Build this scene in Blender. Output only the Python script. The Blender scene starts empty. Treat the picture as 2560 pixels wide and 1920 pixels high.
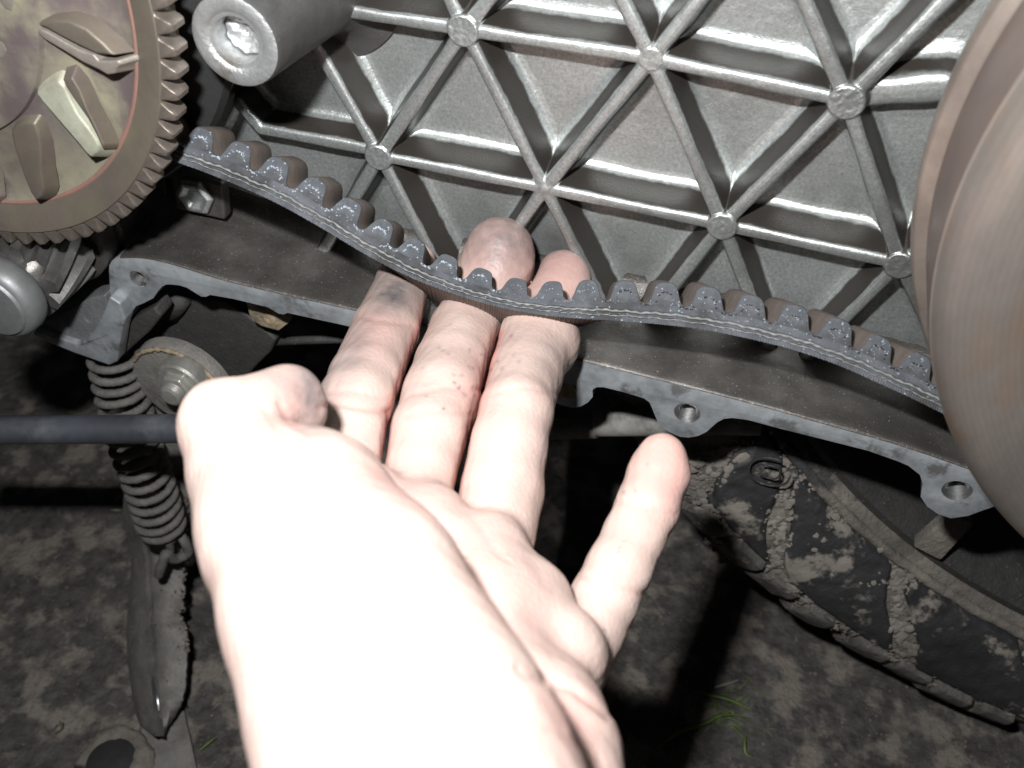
import bpy, bmesh, math, random
import numpy as np
from mathutils import Vector, Matrix
from mathutils.geometry import tessellate_polygon
random.seed(7); np.random.seed(7)
sc = bpy.context.scene
U = 0.00087                                   # one working unit in metres
# ------------------------------------------------------------------ camera
YAW, PITCH, CAM = math.radians(-17), math.radians(42.7), np.array([90.1, -249.8, 112.9])
cam = bpy.data.objects.new('camera', bpy.data.cameras.new('camera'))
sc.collection.objects.link(cam); sc.camera = cam
cam.location = Vector(CAM*U); cam.rotation_euler = (math.pi/2-PITCH, 0, -YAW)
cam.data.sensor_width = 36; cam.data.lens = 35.0
cam.data.clip_start = 0.005; cam.data.clip_end = 50
cam.data.dof.use_dof = True; cam.data.dof.focus_distance = 305*U; cam.data.dof.aperture_fstop = 20
FWD = np.array([math.sin(YAW)*math.cos(PITCH), math.cos(YAW)*math.cos(PITCH), -math.sin(PITCH)])
RGT = np.array([math.cos(YAW), -math.sin(YAW), 0]); UPV = np.cross(RGT, FWD)
# ------------------------------------------------------------------ world + flash
w = bpy.data.worlds.new('World'); sc.world = w; w.use_nodes = True
w.node_tree.nodes['Background'].inputs[0].default_value = (.8, .88, 1, 1)
w.node_tree.nodes['Background'].inputs[1].default_value = 0.012
fl = bpy.data.lights.new('flash', 'AREA'); fl.shape = 'RECTANGLE'; fl.size = 16*U; fl.size_y = 9*U
fl.energy = 1.45; fl.color = (.985, .995, 1)
flo = bpy.data.objects.new('flash', fl); sc.collection.objects.link(flo)
fp = CAM - 36*RGT + 54*UPV - 4*FWD
flo.location = Vector(fp*U)
flo.rotation_euler = (Vector((CAM+FWD*300+(-18)*RGT+30*UPV) - fp)).to_track_quat('-Z', 'Y').to_euler()
sc.view_settings.view_transform = 'Standard'; sc.view_settings.look = 'None'
sc.view_settings.exposure = 0.0; sc.view_settings.gamma = 1
# ------------------------------------------------------------------ measuring helpers (a pixel of the photo at a given plane y or range)
def P(px, py, y):
    d = FWD + RGT*(px-1280)/2490 - UPV*(py-960)/2490
    return CAM + d*((y-CAM[1])/d[1])
def G(px, py, z):
    d = FWD + RGT*(px-1280)/2490 - UPV*(py-960)/2490
    return CAM + d*((z-CAM[2])/d[2])
def Cp(px, py, dep):
    return CAM + (FWD + RGT*(px-1280)/2490 - UPV*(py-960)/2490)*dep
# ------------------------------------------------------------------ scene helpers
def thing(name, loc, label, cat, group=None, kind=None):
    o = bpy.data.objects.new(name, None); sc.collection.objects.link(o)
    o.location = Vector(np.array(loc, float)*U); o.empty_display_size = 0.005
    o['label'] = label; o['category'] = cat
    if group: o['group'] = group
    if kind: o['kind'] = kind
    return o
def wloc(o):
    v = np.array(o.location, float)
    while o.parent: o = o.parent; v = v + np.array(o.location, float)
    return v
def mesh_obj(name, V, F, mats, parent=None, smooth=False, mi=None, loc=None):
    V = np.asarray(V, float)*U
    L = np.zeros(3)
    base = wloc(parent) if parent else np.zeros(3)
    if loc is not None: L = np.array(loc, float)*U - base
    elif parent is None: L = V.mean(0)
    me = bpy.data.meshes.new(name)
    me.from_pydata((V-base-L).tolist(), [], [list(map(int, f)) for f in F] if not isinstance(F, np.ndarray) else F.tolist())
    if not isinstance(mats, (list, tuple)): mats = [mats]
    for m in mats: me.materials.append(m)
    if smooth is True: me.polygons.foreach_set('use_smooth', [True]*len(me.polygons))
    if mi is not None: me.polygons.foreach_set('material_index', list(mi))
    me.validate(); me.update()
    o = bpy.data.objects.new(name, me); sc.collection.objects.link(o)
    o.location = Vector(L)
    if parent: o.parent = parent
    return o
def auto_smooth(o, ang=40):
    me = o.data; bm = bmesh.new(); bm.from_mesh(me)
    bmesh.ops.recalc_face_normals(bm, faces=bm.faces)
    for f in bm.faces: f.smooth = True
    for e in bm.edges:
        e.smooth = not (len(e.link_faces) != 2 or e.calc_face_angle(0) > math.radians(ang))
    bm.to_mesh(me); bm.free(); return o
def bevel(o, wd, seg=2, ang=30):
    me = o.data; bm = bmesh.new(); bm.from_mesh(me)
    bmesh.ops.remove_doubles(bm, verts=bm.verts, dist=1e-7)
    bmesh.ops.recalc_face_normals(bm, faces=bm.faces)
    es = [e for e in bm.edges if len(e.link_faces) == 2 and e.calc_face_angle(0) > math.radians(ang)]
    bmesh.ops.bevel(bm, geom=es, offset=wd*U, segments=seg, profile=.6, affect='EDGES', clamp_overlap=True)
    bm.to_mesh(me); bm.free(); auto_smooth(o, 50); return o
def tag(o, label, cat, group=None, kind=None):
    o['label'] = label; o['category'] = cat
    if group: o['group'] = group
    if kind: o['kind'] = kind
    return o
def frame(axis):
    a = np.array(axis, float); a /= np.linalg.norm(a)
    h = np.array([0, 0, 1.]) if abs(a[2]) < .9 else np.array([1., 0, 0])
    u = np.cross(h, a); u /= np.linalg.norm(u); return a, u, np.cross(a, u)
def lathe(prof, org, axis=(0, 1, 0), seg=64, a0=0, a1=2*math.pi, jitter=0):
    """prof: list of (along axis, radius)"""
    a, u, v = frame(axis); full = abs(a1-a0-2*math.pi) < 1e-6
    n = seg if full else seg+1; V = []; F = []
    for (t, r) in prof:
        for k in range(n):
            an = a0+(a1-a0)*k/seg; rr = r+(random.uniform(-jitter, jitter) if jitter else 0)
            V.append(np.array(org)+a*t+(u*math.cos(an)+v*math.sin(an))*rr)
    for i in range(len(prof)-1):
        for k in range(seg):
            k2 = (k+1) % n
            F.append((i*n+k, i*n+k2, (i+1)*n+k2, (i+1)*n+k))
    return V, F
def tube(pts, r, seg=12, caps=True, jitter=0.0):
    pts = np.array(pts, float); n = len(pts)
    R = np.full(n, r) if np.isscalar(r) else np.array(r)
    T = np.gradient(pts, axis=0); T /= np.linalg.norm(T, axis=1)[:, None]+1e-12
    u = frame(T[0])[1]; V = []; F = []
    for i in range(n):
        u = u-T[i]*np.dot(u, T[i]); u /= np.linalg.norm(u); v = np.cross(T[i], u)
        for k in range(seg):
            an = 2*math.pi*k/seg; V.append(pts[i]+(u*math.cos(an)+v*math.sin(an))*(R[i]*(1+random.uniform(-jitter, jitter))))
    for i in range(n-1):
        for k in range(seg):
            k2 = (k+1) % seg; F.append((i*seg+k, i*seg+k2, (i+1)*seg+k2, (i+1)*seg+k))
    if caps:
        F.append(tuple(range(seg))[::-1]); F.append(tuple((n-1)*seg+k for k in range(seg)))
    return V, F
def prism(poly, depthvec, holes=()):
    """poly 3D outline; extruded by depthvec; holes are 3D outlines"""
    loops = [np.array(poly, float)]+[np.array(h, float) for h in holes]
    V = np.concatenate(loops); n = len(V); tris = tessellate_polygon([[Vector(p) for p in l] for l in loops])
    V2 = np.concatenate([V, V+np.array(depthvec)]); F = [tuple(t) for t in tris]+[tuple(i+n for i in t[::-1]) for t in tris]
    s = 0
    for l in loops:
        m = len(l)
        for k in range(m): F.append((s+k, s+(k+1) % m, n+s+(k+1) % m, n+s+k))
        s += m
    return V2, F
def merge(parts):
    V = []; F = []
    for v, f in parts:
        o = len(V); V += list(v); F += [tuple(int(i)+o for i in q) for q in f]
    return V, F
def smoothpath(pts, n):
    pts = np.array(pts, float); d = np.r_[0, np.cumsum(np.linalg.norm(np.diff(pts, axis=0), axis=1))]
    # Catmull-Rom through the points, resampled evenly
    t = np.linspace(0, d[-1], n); out = []
    m = np.gradient(pts, d, axis=0)
    for x in t:
        i = min(max(np.searchsorted(d, x)-1, 0), len(d)-2); h = d[i+1]-d[i]; s = (x-d[i])/h
        out.append((2*s**3-3*s**2+1)*pts[i]+(s**3-2*s**2+s)*h*m[i]+(-2*s**3+3*s**2)*pts[i+1]+(s**3-s**2)*h*m[i+1])
    return np.array(out)
# ------------------------------------------------------------------ materials
def mat(name, col, col2=None, nscale=120, rough=.5, metal=0, bump=.2, bscale=600, bdist=.0003, speck=0, speck_col=(1, 1, 1), speck_scale=700,
        blotch=None, blotch_scale=60, blotch_lo=.5, blotch_hi=.6, rough2=None, stretch=None, spec=.5, ndet=6):
    m = bpy.data.materials.new(name); m.use_nodes = True; nt = m.node_tree; N = nt.nodes; L = nt.links
    b = N['Principled BSDF']; tc = N.new('ShaderNodeTexCoord'); mp = N.new('ShaderNodeMapping')
    L.new(tc.outputs['Object'], mp.inputs[0])
    if stretch: mp.inputs['Scale'].default_value = stretch
    def noise(s, det=6, rg=.6):
        n = N.new('ShaderNodeTexNoise'); n.inputs['Scale'].default_value = s; n.inputs['Detail'].default_value = det
        n.inputs['Roughness'].default_value = rg; L.new(mp.outputs[0], n.inputs['Vector']); return n
    n1 = noise(nscale, ndet, .65)
    r1 = N.new('ShaderNodeValToRGB'); r1.color_ramp.elements[0].position = .32; r1.color_ramp.elements[1].position = .68
    c2 = col2 or tuple(c*.7 for c in col)
    r1.color_ramp.elements[0].color = (*c2, 1); r1.color_ramp.elements[1].color = (*col, 1)
    L.new(n1.outputs['Fac'], r1.inputs[0]); out = r1.outputs[0]
    rsock = None
    def mixc(fac, a, colr):
        mx = N.new('ShaderNodeMix'); mx.data_type = 'RGBA'; L.new(fac, mx.inputs[0]); L.new(a, mx.inputs[6]); mx.inputs[7].default_value = (*colr, 1); return mx.outputs[2]
    if blotch:
        n2 = noise(blotch_scale, 8, .6); rr = N.new('ShaderNodeMapRange'); rr.interpolation_type = 'SMOOTHSTEP'
        rr.inputs[1].default_value = blotch_lo; rr.inputs[2].default_value = blotch_hi; L.new(n2.outputs['Fac'], rr.inputs[0])
        out = mixc(rr.outputs[0], out, blotch)
        if rough2 is not None:
            mr = N.new('ShaderNodeMapRange'); L.new(rr.outputs[0], mr.inputs[0]); mr.inputs[3].default_value = rough; mr.inputs[4].default_value = rough2; rsock = mr.outputs[0]
    if speck:
        n3 = noise(speck_scale, 2, .5); rs = N.new('ShaderNodeMapRange'); rs.inputs[1].default_value = 1-speck; rs.inputs[2].default_value = 1-speck+.04
        L.new(n3.outputs['Fac'], rs.inputs[0]); out = mixc(rs.outputs[0], out, speck_col)
    L.new(out, b.inputs['Base Color'])
    if rsock: L.new(rsock, b.inputs['Roughness'])
    else:
        mr = N.new('ShaderNodeMapRange'); L.new(n1.outputs['Fac'], mr.inputs[0]); mr.inputs[1].default_value = .3; mr.inputs[2].default_value = .7
        mr.inputs[3].default_value = min(1, rough*1.18); mr.inputs[4].default_value = rough*.85; L.new(mr.outputs[0], b.inputs['Roughness'])
    b.inputs['Metallic'].default_value = metal; b.inputs['Specular IOR Level'].default_value = spec
    nb = noise(bscale, 5, .7); bp = N.new('ShaderNodeBump'); bp.inputs['Strength'].default_value = bump; bp.inputs['Distance'].default_value = bdist
    L.new(nb.outputs['Fac'], bp.inputs['Height']); L.new(bp.outputs[0], b.inputs['Normal'])
    return m
M = {}
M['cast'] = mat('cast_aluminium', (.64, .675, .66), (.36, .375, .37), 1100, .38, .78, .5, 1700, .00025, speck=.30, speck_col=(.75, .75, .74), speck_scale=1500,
                blotch=(.20, .20, .19), blotch_scale=17, blotch_lo=.46, blotch_hi=.74)  # broad oily blotches, also standing in for uneven flash brightness
def add_flank_shade(m, col, lo, hi):  # paints shade into the colour of steep flanks, picked by normal
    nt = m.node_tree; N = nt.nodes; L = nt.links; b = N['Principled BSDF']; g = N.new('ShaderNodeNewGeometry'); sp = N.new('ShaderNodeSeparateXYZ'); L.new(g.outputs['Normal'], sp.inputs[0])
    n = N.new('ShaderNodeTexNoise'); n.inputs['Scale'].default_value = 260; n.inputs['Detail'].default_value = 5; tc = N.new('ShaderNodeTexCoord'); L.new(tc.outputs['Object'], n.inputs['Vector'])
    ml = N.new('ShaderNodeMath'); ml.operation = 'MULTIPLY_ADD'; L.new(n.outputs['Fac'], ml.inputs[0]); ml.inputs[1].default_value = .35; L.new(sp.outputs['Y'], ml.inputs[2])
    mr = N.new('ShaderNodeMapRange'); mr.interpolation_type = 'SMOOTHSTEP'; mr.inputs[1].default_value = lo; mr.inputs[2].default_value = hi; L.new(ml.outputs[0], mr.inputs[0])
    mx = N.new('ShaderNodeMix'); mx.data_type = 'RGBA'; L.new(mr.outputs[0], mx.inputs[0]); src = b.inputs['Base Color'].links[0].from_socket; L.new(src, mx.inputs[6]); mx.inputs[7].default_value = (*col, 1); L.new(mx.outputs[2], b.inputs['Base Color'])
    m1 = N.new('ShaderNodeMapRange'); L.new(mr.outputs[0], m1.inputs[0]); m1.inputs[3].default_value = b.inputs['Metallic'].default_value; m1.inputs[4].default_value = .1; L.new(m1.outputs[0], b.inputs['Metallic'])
add_flank_shade(M['cast'], (.036, .031, .027), -.42, -.12)
M['flange'] = mat('machined_flange', (.40, .425, .445), (.19, .20, .21), 110, .5, .35, .35, 700, .0003, blotch=(.12, .12, .12), blotch_scale=95, blotch_lo=.55, blotch_hi=.66, rough2=.75)
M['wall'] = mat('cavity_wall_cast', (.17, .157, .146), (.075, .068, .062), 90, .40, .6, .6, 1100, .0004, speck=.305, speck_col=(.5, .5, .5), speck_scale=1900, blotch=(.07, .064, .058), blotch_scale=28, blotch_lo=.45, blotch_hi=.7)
M['machined'] = mat('bright_machined', (.62, .64, .65), (.42, .42, .41), 160, .42, .75, .8, 600, .0004, blotch=(.33, .31, .28), blotch_scale=90, blotch_lo=.52, blotch_hi=.7)
M['lump'] = mat('dirty_casting', (.20, .205, .21), (.10, .10, .10), 90, .6, .2, .9, 500, .0005, blotch=(.38, .40, .42), blotch_scale=70, blotch_lo=.55, blotch_hi=.68)
M['post_body'] = mat('dark_cast_post', (.13, .126, .12), (.075, .072, .07), 120, .5, .5, .6, 1100, .0004)
M['thread'] = mat('thread_metal', (.75, .75, .75), (.45, .45, .45), 300, .3, .95, .2, 800)
M['gear_face'] = mat('olive_oxide_gear', (.215, .19, .14), (.14, .115, .10), 60, .55, .45, .35, 500, .0003, blotch=(.20, .15, .14), blotch_scale=45, blotch_lo=.45, blotch_hi=.7)
M['gear_disc'] = mat('yellow_oxide_disc', (.40, .375, .26), (.20, .17, .16), 38, .5, .35, .3, 500, .0003, blotch=(.17, .135, .135), blotch_scale=30, blotch_lo=.46, blotch_hi=.6)
M['gear_tooth'] = mat('gear_tooth_steel', (.23, .195, .165), (.13, .108, .092), 200, .40, .5, .3, 700, .0003)
M['red'] = mat('red_sealant', (.27, .135, .115), (.18, .12, .095), 200, .6, 0, .2, 600)
M['fin_pale'] = mat('pale_fin', (.62, .66, .52), (.34, .32, .25), 60, .5, .3, .4, 500, .0003)  # bright tone painted in for the reflection on one fin
M['fin_grey'] = mat('grey_fin', (.36, .34, .28), (.22, .18, .17), 70, .45, .4, .5, 500, .0004)
M['drum'] = mat('brown_steel_drum', (.19, .14, .12), (.13, .10, .088), 30, .42, .35, .08, 300, .0002, blotch=(.15, .13, .125), blotch_scale=18, blotch_lo=.4, blotch_hi=.7)
M['drum_face'] = mat('worn_steel_face', (.30, .26, .228), (.19, .172, .158), 34, .36, .55, .12, 60, .0004, blotch=(.27, .185, .13), blotch_scale=22, blotch_lo=.50, blotch_hi=.66, stretch=(1.9, 1, .8))
def add_rings(m, sc_, st_):
    nt = m.node_tree; N = nt.nodes; L = nt.links; tc = N.new('ShaderNodeTexCoord'); wv_ = N.new('ShaderNodeTexWave'); wv_.wave_type = 'RINGS'; wv_.rings_direction = 'Y'
    wv_.inputs['Scale'].default_value = sc_; wv_.inputs['Distortion'].default_value = 3.0; wv_.inputs['Detail'].default_value = 4; wv_.inputs['Detail Scale'].default_value = 3
    L.new(tc.outputs['Object'], wv_.inputs['Vector']); b = N['Principled BSDF']; src = b.inputs['Base Color'].links[0].from_socket
    hs = N.new('ShaderNodeMapRange'); hs.inputs[3].default_value = 1-st_; hs.inputs[4].default_value = 1+st_; L.new(wv_.outputs['Fac'], hs.inputs[0])
    mx = N.new('ShaderNodeVectorMath'); mx.operation = 'SCALE'; L.new(src, mx.inputs[0]); L.new(hs.outputs[0], mx.inputs['Scale']); L.new(mx.outputs[0], b.inputs['Base Color'])
add_rings(M['drum_face'], 260, .035)
M['drum_rim'] = mat('drum_rim', (.42, .36, .31), (.22, .18, .16), 60, .42, .7, .1, 300)
M['belt'] = mat('belt_cut_face', (.10, .107, .118), (.058, .062, .07), 220, .82, 0, .9, 1200, .0004, speck=.33, speck_col=(.26, .30, .35), speck_scale=1300, blotch=(.04, .04, .042), blotch_scale=75, blotch_lo=.47, blotch_hi=.66)
M['belt_brown'] = mat('belt_dusty_rubber', (.145, .112, .095), (.085, .067, .058), 220, .85, 0, .5, 900, .0003)
M['cord'] = mat('belt_cord', (.27, .265, .25), (.12, .12, .12), 500, .8, 0, .5, 1500)
M['stitch'] = mat('thread_ends', (.40, .45, .50), (.22, .25, .29), 500, .5, 0, .2, 900)
M['rod'] = mat('black_rod', (.06, .066, .078), (.028, .03, .036), 45, .38, .2, .25, 500, .0002, blotch=(.10, .105, .115), blotch_scale=55, blotch_lo=.5, blotch_hi=.75)
M['spring'] = mat('dirty_spring', (.155, .145, .135), (.09, .083, .078), 250, .8, .1, .9, 900, .0006, blotch=(.17, .125, .09), blotch_scale=120, blotch_lo=.58, blotch_hi=.68)
M['stand'] = mat('grimy_stand_paint', (.23, .215, .195), (.12, .112, .104), 110, .6, .1, .9, 600, .0006, blotch=(.17, .165, .155), blotch_scale=60, blotch_lo=.55, blotch_hi=.72, speck=.27, speck_col=(.3, .28, .25))
M['nut'] = mat('grey_zinc_nut', (.50, .49, .45), (.28, .27, .245), 160, .38, .6, .4, 700)
M['rust'] = mat('rusty_edge', (.40, .31, .2), (.12, .10, .08), 220, .75, .1, .9, 700, .0006)
M['rubber_dark'] = mat('dark_bracket', (.05, .047, .045), (.026, .025, .024), 180, .6, 0, .9, 700, .0006, speck=.3, speck_col=(.14, .13, .12))
M['pinion'] = mat('steel_pinion', (.42, .41, .40), (.2, .19, .18), 150, .32, .85, .3, 500)
M['cap'] = mat('grey_cap', (.27, .28, .28), (.17, .175, .175), 120, .5, .5, .2, 700)
M['hose'] = mat('grey_rubber_hose', (.30, .29, .265), (.10, .098, .09), 120, .7, 0, .5, 800, .0003)
M['tyre'] = mat('tyre_rubber', (.042, .042, .044), (.02, .02, .021), 60, .55, 0, .8, 350, .0008, blotch=(.23, .205, .175), blotch_scale=55, blotch_lo=.53, blotch_hi=.60, rough2=.95)
M['tyre_mud'] = mat('mud_caked_rubber', (.21, .185, .158), (.10, .09, .078), 70, .95, 0, 1, 260, .0015, blotch=(.045, .043, .042), blotch_scale=32, blotch_lo=.53, blotch_hi=.6)
M['tyre_cake'] = mat('dry_mud', (.27, .24, .21), (.14, .125, .108), 60, .95, 0, .8, 500, .0005)
M['tyre_edge'] = mat('worn_tread_edge', (.14, .128, .115), (.045, .042, .04), 160, .8, 0, 1, 300, .0012, stretch=(1, 1, 1), blotch=(.22, .19, .16), blotch_scale=60, blotch_lo=.56, blotch_hi=.63)
M['ground'] = mat('dusty_dark_ground', (.11, .102, .094), (.035, .032, .03), 170, .9, 0, 1, 260, .0025, blotch=(.21, .183, .155), blotch_scale=62, blotch_lo=.48, blotch_hi=.62, rough2=.97, ndet=10)
M['crumb'] = mat('dry_crumb', (.22, .18, .145), (.10, .085, .07), 300, .9, 0, .5, 700)
M['grass'] = mat('green_blade', (.17, .25, .05), (.07, .11, .03), 150, .5, 0, .2, 500)
M['straw'] = mat('pale_straw', (.42, .42, .34), (.25, .24, .18), 150, .7, 0, .2, 500)
M['grime'] = mat('black_grime', (.02, .02, .02), (.012, .012, .012), 150, .8, 0, .5, 500)
def skin_mat():
    m = bpy.data.materials.new('skin'); m.use_nodes = True; nt = m.node_tree; N = nt.nodes; L = nt.links; b = N['Principled BSDF']
    at = N.new('ShaderNodeAttribute'); at.attribute_name = 'tint'; sp = N.new('ShaderNodeSeparateColor'); L.new(at.outputs['Color'], sp.inputs[0])
    tc = N.new('ShaderNodeTexCoord'); n = N.new('ShaderNodeTexNoise'); n.inputs['Scale'].default_value = 90; n.inputs['Detail'].default_value = 8
    L.new(tc.outputs['Object'], n.inputs['Vector'])
    r = N.new('ShaderNodeValToRGB'); r.color_ramp.elements[0].position = .35; r.color_ramp.elements[1].position = .65
    r.color_ramp.elements[0].color = (.53, .385, .34, 1); r.color_ramp.elements[1].color = (.60, .46, .405, 1); L.new(n.outputs['Fac'], r.inputs[0])
    def mx(f, a, c):
        q = N.new('ShaderNodeMix'); q.data_type = 'RGBA'; L.new(f, q.inputs[0]); L.new(a, q.inputs[6]); q.inputs[7].default_value = (*c, 1); return q.outputs[2]
    c = mx(sp.outputs[1], r.outputs[0], (.66, .30, .26))
    n2 = N.new('ShaderNodeTexNoise'); n2.inputs['Scale'].default_value = 420; n2.inputs['Detail'].default_value = 6; L.new(tc.outputs['Object'], n2.inputs['Vector'])
    mr = N.new('ShaderNodeMapRange'); mr.inputs[1].default_value = .3; mr.inputs[2].default_value = .7; mr.inputs[3].default_value = .75; mr.inputs[4].default_value = 1.05; L.new(n2.outputs['Fac'], mr.inputs[0])
    mm = N.new('ShaderNodeMath'); mm.operation = 'MULTIPLY'; mm.use_clamp = True; L.new(mr.outputs[0], mm.inputs[0]); L.new(sp.outputs[0], mm.inputs[1])
    c = mx(mm.outputs[0], c, (.115, .105, .105))
    L.new(c, b.inputs['Base Color']); b.inputs['Roughness'].default_value = .48
    b.inputs['Subsurface Weight'].default_value = .12; b.inputs['Subsurface Radius'].default_value = (1, .35, .2); b.inputs['Subsurface Scale'].default_value = .0012
    vo = N.new('ShaderNodeTexVoronoi'); vo.inputs['Scale'].default_value = 900; L.new(tc.outputs['Object'], vo.inputs['Vector'])
    ad = N.new('ShaderNodeMath'); ad.operation = 'ADD'; L.new(vo.outputs['Distance'], ad.inputs[0]); L.new(n2.outputs['Fac'], ad.inputs[1])
    bp = N.new('ShaderNodeBump'); bp.inputs['Strength'].default_value = .35; bp.inputs['Distance'].default_value = .0002
    L.new(ad.outputs[0], bp.inputs['Height']); L.new(bp.outputs[0], b.inputs['Normal']); return m
M['skin'] = skin_mat()

# ================================================================== GROUND
GZ = -308
def ground():
    ax = np.concatenate([-np.geomspace(60, 20000, 26)[::-1]*1.0, np.linspace(-55, 55, 2), np.geomspace(60, 20000, 26)])
    xs = np.unique(np.concatenate([np.linspace(-420, 420, 281), -np.geomspace(430, 20000, 20), np.geomspace(430, 20000, 20)]))
    ys = np.unique(np.concatenate([np.linspace(-260, 520, 261), -np.geomspace(270, 20000, 20), np.geomspace(530, 20000, 20)]))
    X, Y = np.meshgrid(xs, ys, indexing='ij')
    Z = np.zeros_like(X)
    rs = np.random.RandomState(3)
    for k in range(46):
        f = 10**rs.uniform(-2.2, -.75); a = rs.uniform(0, 6.28); Z += .022/f**.8*np.sin((X*math.cos(a)+Y*math.sin(a))*f+rs.uniform(0, 6.28))*.55
    Z *= np.exp(-(np.hypot(X, Y-100)/900)**2)
    V = np.stack([X, Y, GZ+Z], -1).reshape(-1, 3); n1, n2 = X.shape
    I = np.arange(n1*n2).reshape(n1, n2); F = np.stack([I[:-1, :-1], I[1:, :-1], I[1:, 1:], I[:-1, 1:]], -1).reshape(-1, 4)
    o = mesh_obj('ground', V, F, M['ground'], smooth=True); o['kind'] = 'structure'
ground()

# ================================================================== ENGINE CASE
FY = 12.2; FL = -24.0
case = thing('engine_case', (40, FY, -60), 'grey cast aluminium engine case with a triangular rib lattice, opened behind the belt', 'engine case')
nodes = dict(A=(1159, 74), B=(1628, 147), C=(2117, 253), D=(947, 391), E=(1361, 472), F=(1806, 564), G=(2250, 661))
ribs_px = [('A', (800, 18)), ('A', 'B'), ('A', 'D'), ('A', 'E'), ('A', (1105, -40)), ('A', (1270, -60)),
    ('B', 'E'), ('B', 'F'), ('B', 'C'), ('B', (1525, -60)), ('B', (1790, -50)), ('C', (1985, -60)), ('C', (2400, -35)), ('C', (2360, 235)),
    ('C', 'F'), ('C', 'G'), ('D', 'E'), ('D', (640, 332)), ('D', (800, 640)), ('D', (1165, 800)), ('D', (789, 118)),
    ('E', (1140, 790)), ('E', (1560, 870)), ('F', (1560, 870)), ('F', (1935, 905)), ('E', 'F'), ('F', 'G'), ('G', (1985, 925)), ('G', (2400, 980)), ('G', (2560, 430)),
    ((640, 332), (585, 270)), ((560, 205), (500, 330)), ((813, 22), (700, -60))]
def nd(q): return P(*(nodes[q] if isinstance(q, str) else q), 0)[[0, 2]]
segs = [(nd(a), nd(b)) for a, b in ribs_px]
wall_px = [(300, 646), (334, 645), (583, 708), (855, 770), (1130, 830), (1427, 897), (1650, 952), (1897, 1015), (2061, 1061), (2250, 1115), (2411, 1170), (2600, 1240)]
wallE = smoothpath([P(a, b, FL)[[0, 2]] for a, b in wall_px], 260)
def wallbase(x): return np.interp(x, wallE[:, 0], wallE[:, 1])
st = .34
xs = np.arange(-122, 222, st); zs = np.arange(-122, 118, st)
X, Z = np.meshgrid(xs, zs, indexing='ij')
tabd = [0, 1.1, 1.75, 2.15, 2.45, 3.2, 3.7, 4.4, 5.5, 7.0]; tabh = [12.8, 12.65, 12.2, 11.3, 9.8, 3.6, 2.1, 1.0, .3, 0]
dd = np.linspace(0, 7, 200); hh = np.interp(dd, tabd, tabh); hh = np.convolve(np.r_[hh[6:0:-1], hh, np.zeros(6)], np.hanning(13)/np.hanning(13).sum(), 'valid')[:200]
H = np.zeros_like(X); own = np.full(X.shape, -1, int)
hs = []
for i, (a, b) in enumerate(segs):
    ab = b-a; L2 = ab@ab; t = np.clip(((X-a[0])*ab[0]+(Z-a[1])*ab[1])/L2, 0, 1)
    d = np.hypot(X-a[0]-t*ab[0], Z-a[1]-t*ab[1]); wv = 1+.05*np.sin(t*9+i)
    amp = 1.0 if i not in (13, 17, 30, 31) else (.72 if i == 13 else .8)
    h = np.interp(d/wv*(1 if i != 13 else .6), dd, hh)*amp
    own = np.where((h > H) & (h > .9), i, own)
    mn = np.minimum(H, h); k = np.clip(2.4*(1-mn/7), .35, 2.4); m_ = np.maximum(H, h); df = np.abs(H-h); H = m_+np.where(df < k*2, (2*k-df)**2/(8*k), 0)*np.clip(mn/1.6, 0, 1)**1.5
boss_r = dict(A=4.6, B=3.4, C=4.7, D=4.4, F=4.4, G=4.3)
bn = list(boss_r)
def vnoise(X, Z, f, seed):
    r = np.random.RandomState(seed); g = r.rand(256, 256); x = X*f+500; z = Z*f+500; i = np.floor(x).astype(int); j = np.floor(z).astype(int); u = x-i; v = z-j; u = u*u*(3-2*u); v = v*v*(3-2*v)
    a = g[i % 256, j % 256]; b = g[(i+1) % 256, j % 256]; c = g[i % 256, (j+1) % 256]; e = g[(i+1) % 256, (j+1) % 256]
    return (a*(1-u)+b*u)*(1-v)+(c*(1-u)+e*u)*v
for j, q in enumerate(bn):
    c = nd(q); d = np.hypot(X-c[0], Z-c[1]); r = boss_r[q]
    top = 13.4 if q != 'B' else 12.9
    h = np.interp(d, [0, r-.35, r, r+.5, r+2.2, r+3.2, r+4.4, r+6], [top, top, top-.5, top-2.2, 3.0, 1.1, .3, 0])
    own = np.where((h > H) & (h > .9) | (d < r), 100+j, own); H = np.where(d < r-.35, top+.25*(vnoise(X, Z, .8, 20+j)-.5)+.12*(vnoise(X, Z, 2.0, 40+j)-.5), np.maximum(H, h))
rs = np.random.RandomState(5)
H += .25*(vnoise(X, Z, .12, 1)-.5)+.07*(vnoise(X, Z, .6, 2)-.5)+.03*(vnoise(X, Z, 1.4, 4)-.5)
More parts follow.
